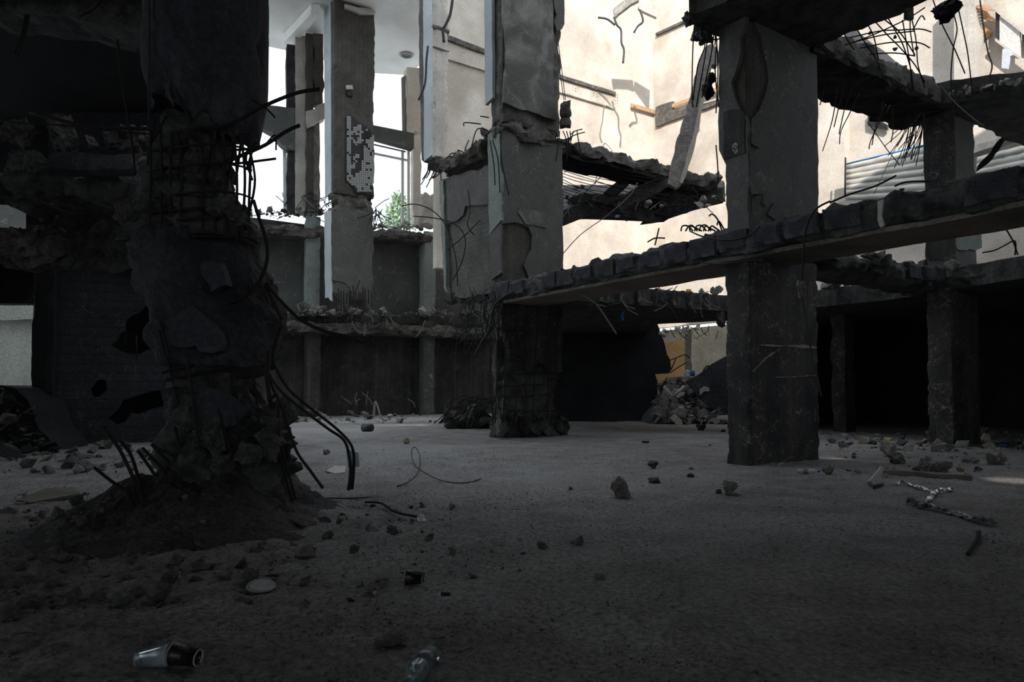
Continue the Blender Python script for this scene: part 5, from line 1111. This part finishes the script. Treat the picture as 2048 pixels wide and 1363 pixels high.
# wires on the ledge and sills
def wires(n, x0, x1, y0, Y, ln, label, parent, seed, up=.5, r=.016, mat='wire'):
    rnd = random.Random(seed)
    for i in range(n):
        x = rnd.uniform(x0, x1); y = y0+rnd.uniform(-6, 6); dx = rnd.uniform(-ln, ln); dy = rnd.uniform(.3, 1)*ln*(-1 if rnd.random() < up else 1)
        o = wire('wire', [(x, y), (x+dx*.4+rnd.uniform(-5, 5), y+dy*.6), (x+dx, y+dy)], Y+rnd.uniform(-.3, .3), r, rnd.choice((mat, mat, 'wire_pale')), parent)
wires(60, 565, 985, 640, 28.6, 34, 'bent wire sticking out of the long ledge of the back wall', ledge, 1, .4, .018)
wires(36, 560, 660, 415, 28.2, 34, 'bent wire on the left window sill slab', sill1, 2, .75, .018)
wires(16, 745, 765, 420, 26.5, 34, 'wire hanging at the waist of the tall column, right side', cA, 3, .2, .018)
wires(26, 1130, 1446, 405, 18.2, 30, 'wire tangled in the sagging slab', sg, 4, .5, .010)
wires(30, 1160, 1440, 600, 15.6, 34, 'wire hanging along the rear slab edge', s2, 5, .4, .009)
wires(16, 1330, 1440, 655, 28.5, 24, 'wire hanging over the top of the tan wall', wall_tan, 6, .0, .018)
wires(22, 640, 860, 812, 28.5, 30, 'thin twig or wire standing against the foot of the back wall', wall_w, 7, .9, .014)
for q, lb in (([(1965, 505), (1990, 500), (2010, 490), (2030, 482), (2030, 510)], 'bent bar beside the waist of the far right column'), ([(2010, 455), (2025, 480), (2036, 510)], 'bar curving down under the long slab edge at far right')):
    o = wire('steel_bar', q, 11, .012, 'rebar'); tag(o, lb, 'bar')
# broken metal angle hanging from the sunlit ceiling remnant
hg = thing('ceiling_remnant', at(1250, 30, 28), 'remnant of boxed ceiling with dangling metal strip above the white wall', 'ceiling fragment')
PH = Plane(at(1250, 40, 27.5)[:2], (1, -.15, 0))
face('box_face', PH, [(1226, 18), (1275, -20), (1278, 0), (1262, 8), (1236, 28), (1230, 35)], .2, 'rough_light', hg); face('box_face', PH.off(-.4), [(1278, 0), (1315, -10), (1313, 34), (1290, 24), (1276, 16)], .2, 'plaster_pale', hg)
for q in ([(1228, 34), (1234, 50), (1242, 60), (1243, 85), (1248, 100), (1246, 126)], [(1196, 35), (1214, 38), (1230, 50)], [(1280, 20), (1286, 42), (1276, 52), (1268, 65)]): wire('metal_strip', q, 27, .05, 'dark_metal', hg, sides=4)
o = wire('conduit', [(1228, 220), (1210, 212), (1205, 240), (1200, 270), (1204, 285)], 28.6, .025, 'wire_pale'); tag(o, 'thin grey conduit dangling on the white wall', 'conduit')

# ------------------------------------------------------------------ named stones and litter on the floor
def rock(x, y, w, mat, label, i, sq=(1, 1, 1), kind='big', rot=None, cat='stone', nm='stone', tilt=.15):
    p = onz(x, y); p.z = ground(p.x, p.y)-.015; s_ = w/F*p.y
    return chunk(nm, p, s_, mat, label, cat, kind=kind, i=i, sq=sq, rot=rot, tilt=tilt)
rock(1242, 990, 54, 'rough', 'tall angular grey stone alone in the middle of the floor', 1, (1, .8, .95), rot=.4)
rock(1460, 988, 40, 'rough', 'squarish grey stone on the floor below the near right column', 2, (1, .9, .85), rot=1.1)
rock(1437, 985, 14, 'rough_dark', 'small stone leaning on the squarish stone below the near right column', 5)
rock(1655, 949, 34, 'rough', 'grey stone beside the water bottle', 3, (1, .9, .9), rot=2)
rock(1562, 934, 14, 'rough_light', 'small round pale stone at the foot of the near right column', 6)
rock(1779, 912, 46, 'rough_light', 'largest pale boulder right of the near right column', 4, (1, .9, .85), rot=.8)
rock(1793, 926, 38, 'rough', 'grey boulder leaning in front of the largest pale boulder', 7, (1, .9, .75))
rock(1856, 940, 46, 'rough', 'rough grey boulder behind the plank', 0, (1, .9, .8), rot=1.5)
rock(1886, 942, 44, 'rough', 'dark notched boulder right of the rough grey one behind the plank', 6, (1.1, .9, .65), rot=2.5)
rock(1925, 942, 22, 'tan_stone', 'small tan stone at the right end of the plank', 3, (1, .9, .8))
rock(1995, 928, 42, 'rough', 'conical grey boulder near the right edge', 5, (1.1, .9, .85), rot=.2)
rock(1940, 924, 34, 'rough', 'low lump of rubble left of the conical boulder', 1, (1.2, .9, .5))
rock(1305, 936, 26, 'rough_dark', 'small dark pointed stone behind the tall angular stone', 2, (1, .9, .75))
rock(1308, 964, 30, 'rough_dark', 'low dark clod right of the tall angular stone', 4, (1.1, .9, .5))
rock(1378, 953, 24, 'rough_dark', 'flat dark clod between the two grey stones mid floor', 7, (1.2, .9, .45))
rock(780, 1288, 78, 'rough', 'big block of concrete in the left foreground', 0, (1, .75, .68), rot=.25)
rock(918, 1296, 60, 'rough', 'flat slab fragment right of the big foreground block', 1, (1, .9, .9), 'slab', rot=.5, nm='slab_fragment')
rock(878, 1272, 44, 'rough_dark', 'thin dark slab fragment just behind the flat slab fragment', 2, (1, .9, .6), 'slab', nm='slab_fragment', rot=.1)
rock(1200, 1156, 30, 'rough', 'small pale lump alone in the foreground floor', 3, (1, .9, .6))
rock(1143, 1089, 22, 'rough', 'small clod further back from the pale lump in the foreground floor', 6, (1, .9, .55))
rock(1970, 1153, 16, 'rough_light', 'small white pebble near the fallen stick', 2)
rock(2000, 1311, 18, 'rough', 'small stone near the lower right corner', 5)
rock(1730, 1345, 16, 'rough', 'small round stone at the bottom right of centre', 1)
rock(1510, 1348, 26, 'rough_dark', 'dark clod at the bottom edge of the floor', 3, (1, .8, .7))
rock(990, 1298, 22, 'rough_dark', 'dark flat clod right of the flat slab fragment', 5, (1.2, .8, .45))
rock(742, 1180, 30, 'rough', 'grey stone left of the standing card fragment', 4, (1, .9, .7))
rock(766, 1172, 20, 'rough', 'small stone under the standing card fragment', 2)
rock(708, 1100, 26, 'rough_dark', 'grey clod on the edge of the mound shadow', 6, (1, .9, .65))
rock(785, 1066, 30, 'mound', 'dark clod by the crumpled plastic', 1, (1, .9, .7))
rock(654, 910, 20, 'rough', 'grey lump on the floor right of the round column', 3, (1, .9, .8))
rock(577, 882, 28, 'cloth', 'black lump on the floor just right of the bent bars', 2, (1, .9, .6))
rock(814, 886, 16, 'tan_stone', 'small pinkish stone mid left of the floor', 1)
rock(70, 1208, 60, 'rough_dark', 'dark rock at the left among the stones before the mound', 7, (1, .8, .6))
rock(15, 1242, 60, 'rough_dark', 'dark rock cut by the left edge in the foreground', 3, (1, .8, .7))
rock(110, 1172, 44, 'rough_dark', 'flat dark rock behind the rock at the left', 5, (1.2, .8, .5))
rock(340, 1165, 46, 'rough_dark', 'blue black rock below the middle of the mound', 4, (1, .9, .7))
rock(356, 1152, 26, 'tan_stone', 'tan stone below the middle of the mound', 6, (1, .9, .8))
rock(228, 1180, 16, 'tan_stone', 'small tan stone at the mound foot', 0)
rock(500, 1165, 42, 'rough_dark', 'dark slab behind the white lid', 1, (1, .8, .9), nm='stone')
rock(1290, 886, 34, 'cloth', 'flat black clump of roots on the pale floor', 6, (1.2, .7, .22), nm='root_clump', cat='clump')
rock(1405, 861, 36, 'cloth', 'black rag heap on the floor before the rubble heap', 2, (1.2, .8, .45), nm='rag', cat='rag')
rock(1445, 864, 16, 'cloth', 'small black scrap beside the black rag heap', 3, (1, .8, .5), nm='rag', cat='rag')
rock(752, 1188, 16, 'paper', 'crumpled white paper in front of the standing card', 2, (1, .8, .9), nm='crumpled_paper', cat='paper')
rock(842, 1042, 34, 'clear', 'crumpled clear plastic at the edge of the mound', 4, (1.2, .7, .6), nm='crumpled_plastic', cat='plastic')
rock(540, 1230, 30, 'paper_dim', 'flat beige flake on the floor below the white lid', 3, (1, .7, .35), 'slab', nm='flake', cat='flake', rot=.2)
rock(345, 1258, 28, 'paper_dim', 'torn beige card flake behind the two cups', 1, (1, .6, .5), 'slab', nm='flake', cat='flake', rot=.1)
rock(25, 1037, 22, 'paper_dim', 'pale scrap at the left edge of the floor', 2, (1, .5, .4), 'slab', nm='scrap', cat='litter')
rock(118, 1066, 20, 'paper', 'white scrap on the floor left of the mound', 0, (1, .7, .5), 'slab', nm='scrap', cat='litter')
rock(150, 1082, 14, 'paper', 'small white scrap nearer the mound', 4, (1, .7, .6), 'slab', nm='scrap', cat='litter')
rock(85, 1033, 18, 'rough', 'small grey stone on the floor at far left', 4)
rock(985, 868, 16, 'rough', 'rubble crumb at the left foot of the middle column', 2)

def lathe(name, prof, loc, axis, mat, parent=None, seg=28, smooth=True, squash=1.0):
    """profile (r, h) turned about an axis that starts at loc"""
    ax = Vector(axis).normalized(); a = ax.orthogonal().normalized(); b = ax.cross(a)
    v = []; f = []
    for r, h in prof:
        for s in range(seg):
            th = 6.283185*s/seg; v.append(Vector(loc)+ax*h+(a*math.cos(th)+b*math.sin(th)*squash)*r)
    for i in range(len(prof)-1):
        for s in range(seg):
            p, q = i*seg+s, i*seg+(s+1) % seg; f.append((p, q, q+seg, p+seg))
    return put(name, v, f, mat, parent, smooth=smooth)
def cup(x, y, ang, label, rim_mat, mat, L=.115, r0=.045, r1=.032, prints=True, cat='cup', nm='paper_cup'):
    p = onz(x, y); p.z = ground(p.x, p.y)+r0*.9
    ax = Vector((math.cos(ang), math.sin(ang), -.08)); root = thing(nm, Vector((p.x, p.y, p.z-r0*.9)), label, cat)
    lathe('wall', [(r0, 0), (r1, L), (r1, L-.004), (r1*.98, L-.008), (0.001, L-.008), (r1*.94, L-.009), (r0*.96, .002), (r0, 0)], p, ax, mat, root)
    lathe('rim', [(r0*.98, -.003), (r0*1.05, 0), (r0*1.04, .004), (r0*.98, .004)], p, ax, rim_mat, root)
    lathe('base_rim', [(r1*1.02, L-.004), (r1*1.02, L+.002), (r1*.92, L+.002), (r1*.92, L-.004)], p, ax, rim_mat, root)
    if prints:
        a = ax.normalized().orthogonal().normalized(); b = ax.normalized().cross(a); rnd = random.Random(4); v = []; f = []
        for i in range(46):
            h = rnd.uniform(.12, .88)*L; th = rnd.uniform(0, 6.28); r = (r0+(r1-r0)*h/L)+.0008; w = rnd.uniform(.06, .22); t = rnd.uniform(-.01, .01); th2 = th+w
            q = [Vector(p)+ax.normalized()*(h+(t if k in (1, 2) else 0)+(0.002 if k > 1 else 0))+(a*math.cos(th if k in (0, 3) else th2)+b*math.sin(th if k in (0, 3) else th2))*r for k in range(4)]
            b_ = len(v); v += q; f.append((b_, b_+1, b_+2, b_+3))
        o = put('print', v, f, 'gold', root); o['label'] = 'gold printed flecks'
    return root
cup(345, 1318, -.15, 'black card cup with gold print lying in the left foreground', 'paper', 'cup_black')
cup(812, 1165, -.1, 'dark card cup lying open end left beside the standing card', 'paper_dim', 'cup_black', L=.10, r0=.042, r1=.036)
cup(336, 1322, math.pi+.15, 'clear plastic cup lying mouth to mouth with the black card cup', 'clear', 'clear', L=.12, r0=.046, r1=.028, prints=False, nm='plastic_cup')
# white lid
ld = thing('cup_lid', onz(522, 1177), 'round white lid lying on the floor in front of the mound', 'lid'); p = onz(522, 1177)+Vector((0, 0, .012)); tl = Vector((.1, -.2, 1))
lathe('plate', [(.001, .004), (.040, .004), (.052, .010), (.056, .010), (.072, .004), (.074, 0), (.070, -.002), (.001, -.002)], p, tl, 'paper', ld, seg=32)
lathe('rim', [(.072, .0), (.078, .004), (.076, .010), (.070, .008)], p, tl, 'paper', ld, seg=32)
# glass bottle lying at the bottom edge
p = onz(862, 1326); p.z = .040; ax = (onz(806, 1400)-onz(862, 1326)); ax.z = 0
gb = thing('glass_bottle', Vector((p.x, p.y, 0)), 'pale green glass bottle lying at the bottom edge', 'bottle')
lathe('body', [(.001, .004), (.031, 0), (.039, .008), (.040, .02), (.040, .19), (.036, .22), (.022, .25), (.016, .27), (.016, .32), (.013, .32), (.012, .27), (.032, .21), (.037, .18), (.037, .02), (.026, .008), (.001, .010)], p, ax, 'glass', gb)
lathe('label_band', [(.0405, .07), (.0405, .15), (.0402, .15), (.0402, .07), (.0405, .07)], p, ax, 'film', gb)
# water bottle with blue cap
p = onz(1594, 947); p.z = .035; wb = thing('water_bottle', Vector((p.x, p.y, 0)), 'crushed clear water bottle with a blue cap lying by the grey stone', 'bottle'); ax = Vector((1, -.12, .02))
lathe('body', [(.001, 0), (.028, 0), (.034, .01), (.034, .06), (.031, .07), (.034, .08), (.034, .14), (.031, .15), (.034, .16), (.033, .20), (.022, .235), (.013, .25), (.013, .262)], p, ax, 'clear', wb, squash=.75)
lathe('cap', [(.001, .285), (.016, .284), (.016, .26), (.013, .26)], p, ax, 'blue_plastic', wb)
lathe('label_band', [(.0345, .085), (.0345, .135)], p, ax, 'paper_dim', wb, squash=.76)
# second bottle far right of it
p = onz(1712, 878); p.z = .04; wb2 = thing('water_bottle', Vector((p.x, p.y, 0)), 'flattened blue tinted bottle among the rubble before the black space', 'bottle'); ax = Vector((1, -.05, 0))
lathe('body', [(.001, 0), (.036, .0), (.042, .02), (.042, .2), (.02, .26), (.013, .30), (.001, .30)], p, ax, 'clear', wb2, squash=.7)
lathe('cap', [(.001, .325), (.017, .325), (.017, .30), (.013, .30)], p, ax, 'blue_plastic', wb2)
# ribbons: foil, film, channel, stick, plank
def ribbon(name, px, w, mat, label, cat, thick=.006, wav=.02, n=8, seed=0, up=.0, widths=None):
    pts = catmull([onz(x, y)+Vector((0, 0, .012+up)) for x, y in px], n); v = []; f = []
    for i, p in enumerate(pts):
        t = (pts[min(i+1, len(pts)-1)]-pts[max(i-1, 0)]).normalized(); s = t.cross(Vector((0, 0, 1))).normalized()
        ww = w*(1+.35*noise.noise(Vector((i*.5, seed, 0)))); z = abs(wav*noise.noise(Vector((i*.7, seed, 3))))*1.6; z2 = abs(wav*noise.noise(Vector((i*.9, seed, 9))))*1.6
        v += [p+s*ww/2+Vector((0, 0, z)), p+Vector((0, 0, (z+z2)*.8+.004)), p-s*ww/2+Vector((0, 0, z2))]
    for i in range(len(pts)-1):
        for k in range(2): a = i*3+k; f.append((a, a+1, a+4, a+3))
    o = put(name, v, f, mat); md = o.modifiers.new('thick', 'SOLIDIFY'); md.thickness = thick; tag(o, label, cat); return o
ribbon('foil_ribbon', [(1790, 969), (1815, 972), (1840, 978), (1866, 986), (1880, 984), (1903, 981)], .05, 'foil', 'shiny crumpled foil ribbon on the floor at the right', 'foil', wav=.035, seed=1)
ribbon('foil_ribbon', [(1868, 987), (1862, 998), (1850, 1008)], .045, 'foil', 'short foil ribbon branching toward the camera from the long one', 'foil', wav=.03, seed=2)
ribbon('plastic_film', [(1822, 1008), (1845, 1016), (1880, 1024), (1910, 1032), (1950, 1044), (1990, 1052)], .085, 'film', 'long twisted strip of blue grey film on the floor at the right', 'film', wav=.05, seed=3)
mc = thing('metal_channel', onz(1738, 974), 'bent pale metal channel standing up from the floor at right', 'metal strip')
p0 = onz(1738, 968); p1 = p0+(at(1764, 933, p0.y-.05)-p0)
v, f = tube_data([p0+Vector((0, 0, .02)), p0.lerp(p1, .5), p1], .022, 4); put('upright', v, f, 'metal', mc)
v, f = tube_data([p0+Vector((0, 0, .02)), onz(1748, 977)+Vector((0, 0, .02)), onz(1765, 971)+Vector((0, 0, .02))], .024, 4); put('foot', v, f, 'dark_metal', mc)
sk = tube('fallen_stick', [onz(1958, 1068)+Vector((0, 0, .02)), onz(1955, 1080)+Vector((0, 0, .015)), onz(1945, 1098)+Vector((0, 0, .015)), onz(1936, 1111)+Vector((0, 0, .012))], .014, 'cloth'); tag(sk, 'black stick lying on the floor at right', 'stick')
P_ = onz(1763, 949); Q_ = onz(1950, 962)
pl_ = thing('wooden_plank', P_, 'long weathered plank lying on the floor in front of the boulders', 'plank')
box('board', P_, (Q_-P_), (onz(1945, 960)-P_).length, .09, .0, .07, 'wood', pl_, res=.05, amp=.008, chip=.02)
box('offcut', onz(1846, 957), (1, -.05, 0), .5, .1, .0, .03, 'wood', pl_, res=.05, amp=.008, chip=.03)
tag(box('wooden_offcut', onz(1822, 950), (1, -.1, 0), .12, .08, 0, .025, 'wood', res=.04, amp=.006, chip=.02), 'tiny wood offcut beside the long plank', 'offcut')
bd = thing('loose_board', onz(100, 1008), 'warped flat board lying on the floor at far left', 'board')
extrude('board', [onz(35, 1004)+Vector((0, 0, .03)), onz(95, 990)+Vector((0, 0, .08)), onz(145, 985)+Vector((0, 0, .06)), onz(160, 996)+Vector((0, 0, .05)), onz(62, 1010)+Vector((0, 0, .03))], (0, 0, -.03), 'wood', bd)
st = face('upright_board', Plane(onz(706, 934)[:2], (1, .1, 0)), [(692, 896), (700, 900), (717, 905), (719, 934), (696, 934)], .03, 'blue_tile'); tag(st, 'pale board standing upright behind the hooked bars', 'board')
o = extrude('card_sheet', [onz(653, 944)+Vector((0, 0, .02)), onz(668, 938)+Vector((0, 0, .05)), onz(692, 938)+Vector((0, 0, .05)), onz(690, 947)+Vector((0, 0, .02)), onz(670, 949)+Vector((0, 0, .02))], (0, 0, -.012), 'paper'); tag(o, 'pale blue card sheet lying in front of the upright board', 'card')
o = face('card_fragment', Plane(onz(772, 1160)[:2], (1, .3, 0)), [(752, 1156), (768, 1142), (784, 1131), (784, 1146), (776, 1158), (765, 1162)], .01, 'paper_dim'); tag(o, 'torn tan card fragment standing up among stones', 'card')
o = face('tile_sheet', Plane(onz(1922, 894)[:2], (1, -.1, 0)), [(1906, 898), (1916, 881), (1939, 880), (1932, 897)], .03, 'blue_tile'); tag(o, 'pale blue tile leaning at the foot of the far right column', 'tile')
lg = thing('cigarette_lighter', onz(887, 1194), 'small dark lighter with a pale end lying in the foreground', 'lighter'); p = onz(882, 1192)+Vector((0, 0, .012))
lathe('body', [(.001, 0), (.010, 0), (.011, .03), (.010, .05), (.001, .05)], p, (1, -.1, 0), 'cloth', lg, seg=12); lathe('cap', [(.001, -.012), (.009, -.012), (.0105, 0), (.001, 0)], p, (1, -.1, 0), 'paper', lg, seg=12)
o = tube('cable_loop', [onz(x, y)+Vector((0, 0, .015+h)) for x, y, h in ((800, 968, 0), (795, 974, 0), (815, 970, .02), (836, 955, .05), (840, 938, .16), (830, 925, .22), (823, 932, .2), (828, 945, .1), (850, 952, .03), (880, 962, 0), (915, 968, 0), (945, 965, 0), (962, 959, 0))], .008, 'wire'); tag(o, 'thin black cable looping on the middle of the floor', 'cable')
o = tube('floor_cable', [onz(x, y)+Vector((0, 0, .012)) for x, y in ((590, 1000), (640, 998), (700, 998), (745, 996))], .008, 'wire'); tag(o, 'thin black cable lying straight beside the mound', 'cable')
o = tube('floor_cable', [onz(x, y)+Vector((0, 0, .03)) for x, y in ((730, 1010), (762, 1012), (790, 1030), (835, 1040))], .011, 'cloth'); tag(o, 'dark branch lying at the edge of the mound shadow', 'branch')
for x_, y_, l_, lb in ((735, 862, .28, 'black paint tin lying on the floor far behind the round column'), ): 
    p = onz(x_-8, y_)+Vector((0, 0, .1)); t_ = thing('paint_tin', Vector((p.x, p.y, 0)), lb, 'tin'); lathe('can', [(.001, l_), (.1, l_), (.1, 0), (.092, 0), (.092, l_*.9), (.001, l_*.9)], p, (1, -.6, 0), 'dark_metal', t_); lathe('rim', [(.1, 0), (.107, .004), (.1, .012)], p, (1, -.6, 0), 'paper_dim', t_)
wc = thing('wooden_crate', onz(618, 832), 'broken dark crate at the foot of the back wall right of the bent bars', 'crate')
a = at(607, 834, 26.5); box('crate_body', a, (1, .3, 0), .52, .4, .05, .2, 'cloth', wc, res=.1, amp=.02, chip=.03); box('crate_lid', a+Vector((0, 0, 0)), (1, .3, 0), .5, .4, .28, .33, 'wood', wc, res=.1, amp=.02, chip=.03)
o = tube('hose', [at(x, y, 25) for x, y in ((748, 835), (749, 815), (751, 803), (756, 815), (761, 832), (770, 840), (782, 836))], .035, 'wire_pale', sides=6); tag(o, 'stiff pale hose standing up in a bend by the back wall', 'hose')
for x_, y_, m_, lb in ((1893, 878, 'yellow', 'mustard scrap in the rubble before the black space'), (1755, 880, 'paper', 'white lump in the rubble before the black space'), (1778, 880, 'yellow', 'yellow and white scrap in the rubble before the black space'), (1688, 872, 'paper', 'greyish cloth heap at the near end of the rubble before the black space'), (2005, 892, 'blue_plastic', 'dark blue rag in the rubble right of the leaning tile')):
    rock(x_, y_, 22, m_, lb, 3, (1.1, .8, .6), nm='litter_scrap', cat='litter', kind='mid')
o = wire('dry_branch', [(0, 860), (30, 838), (70, 812)], 11.8, .012, 'wood'); tag(o, 'dry pale branch poking up at the far left', 'branch')
o = chunk('slab_fragment', at(10, 905, 11), .55, 'dark', 'upright grey slab fragment at the left edge', 'rubble', kind='slab', i=2, tilt=0); o.rotation_euler = (1.2, .3, .4)
scatter(40, lambda r: (lambda x: at(x, 905-r.random()*max(0, 1-x/110)*130, r.uniform(11.8, 12.8)))(r.uniform(-10, 110)), .15, .5, ('rough_dark', 'black'), 'in the heap below the lit opening, far left', 'rubble heap at far left', 19)

o = extrude('heap_fill', [at(-60, 905, 12.6), at(-60, 772, 12.6), at(0, 770, 12.6), at(30, 775, 12.6), at(56, 800, 12.6), at(80, 860, 12.6), at(110, 905, 12.6)], (0, 1.0, 0), 'black', seg=.15, jag=.1, seed=9); tag(o, 'dark packed debris filling the foot of the far left opening', 'rubble', kind='stuff')
# grit scattered over the whole floor
rnd = random.Random(77); v = []; f = []
HM = [hull(7, 400+i) for i in range(6)]; HD = [([tuple(q.co) for q in m.vertices], [tuple(p.vertices) for p in m.polygons]) for m in HM]
for m in HM: bpy.data.meshes.remove(m)
for i in range(60000):
    Y = 2.0+11*rnd.random()**1.5; X = rnd.uniform(-.85, .85)*Y
    if rnd.random() < .45 and (X > .3 or Y > 8): continue
    s_ = rnd.choice((.004, .004, .005, .006, .008, .010, .013, .018))*(.7+.6*rnd.random())*(.8+.05*Y)
    if noise.noise(Vector((X*1.1, Y*1.1, 5)))+.6*noise.noise(Vector((X*4, Y*4, 8))) < rnd.uniform(-.35, .35): continue
    hv, hf = rnd.choice(HD); a = rnd.random()*6.28; ca, sa = math.cos(a), math.sin(a); z = ground(X, Y)+fine(X, Y)-.15*s_; b_ = len(v)
    for q in hv: v.append((X+s_*(q[0]*ca-q[1]*sa), Y+s_*(q[0]*sa+q[1]*ca), z+s_*.8*q[2]))
    for p in hf: f.append(tuple(b_+k for k in p))
flush(290)
gr = put('grit', v, f, 'pebble', loc=Vector((0, 0, 0))); tag(gr, 'fine grit and crumbs scattered over the dirt floor', 'grit', kind='stuff')
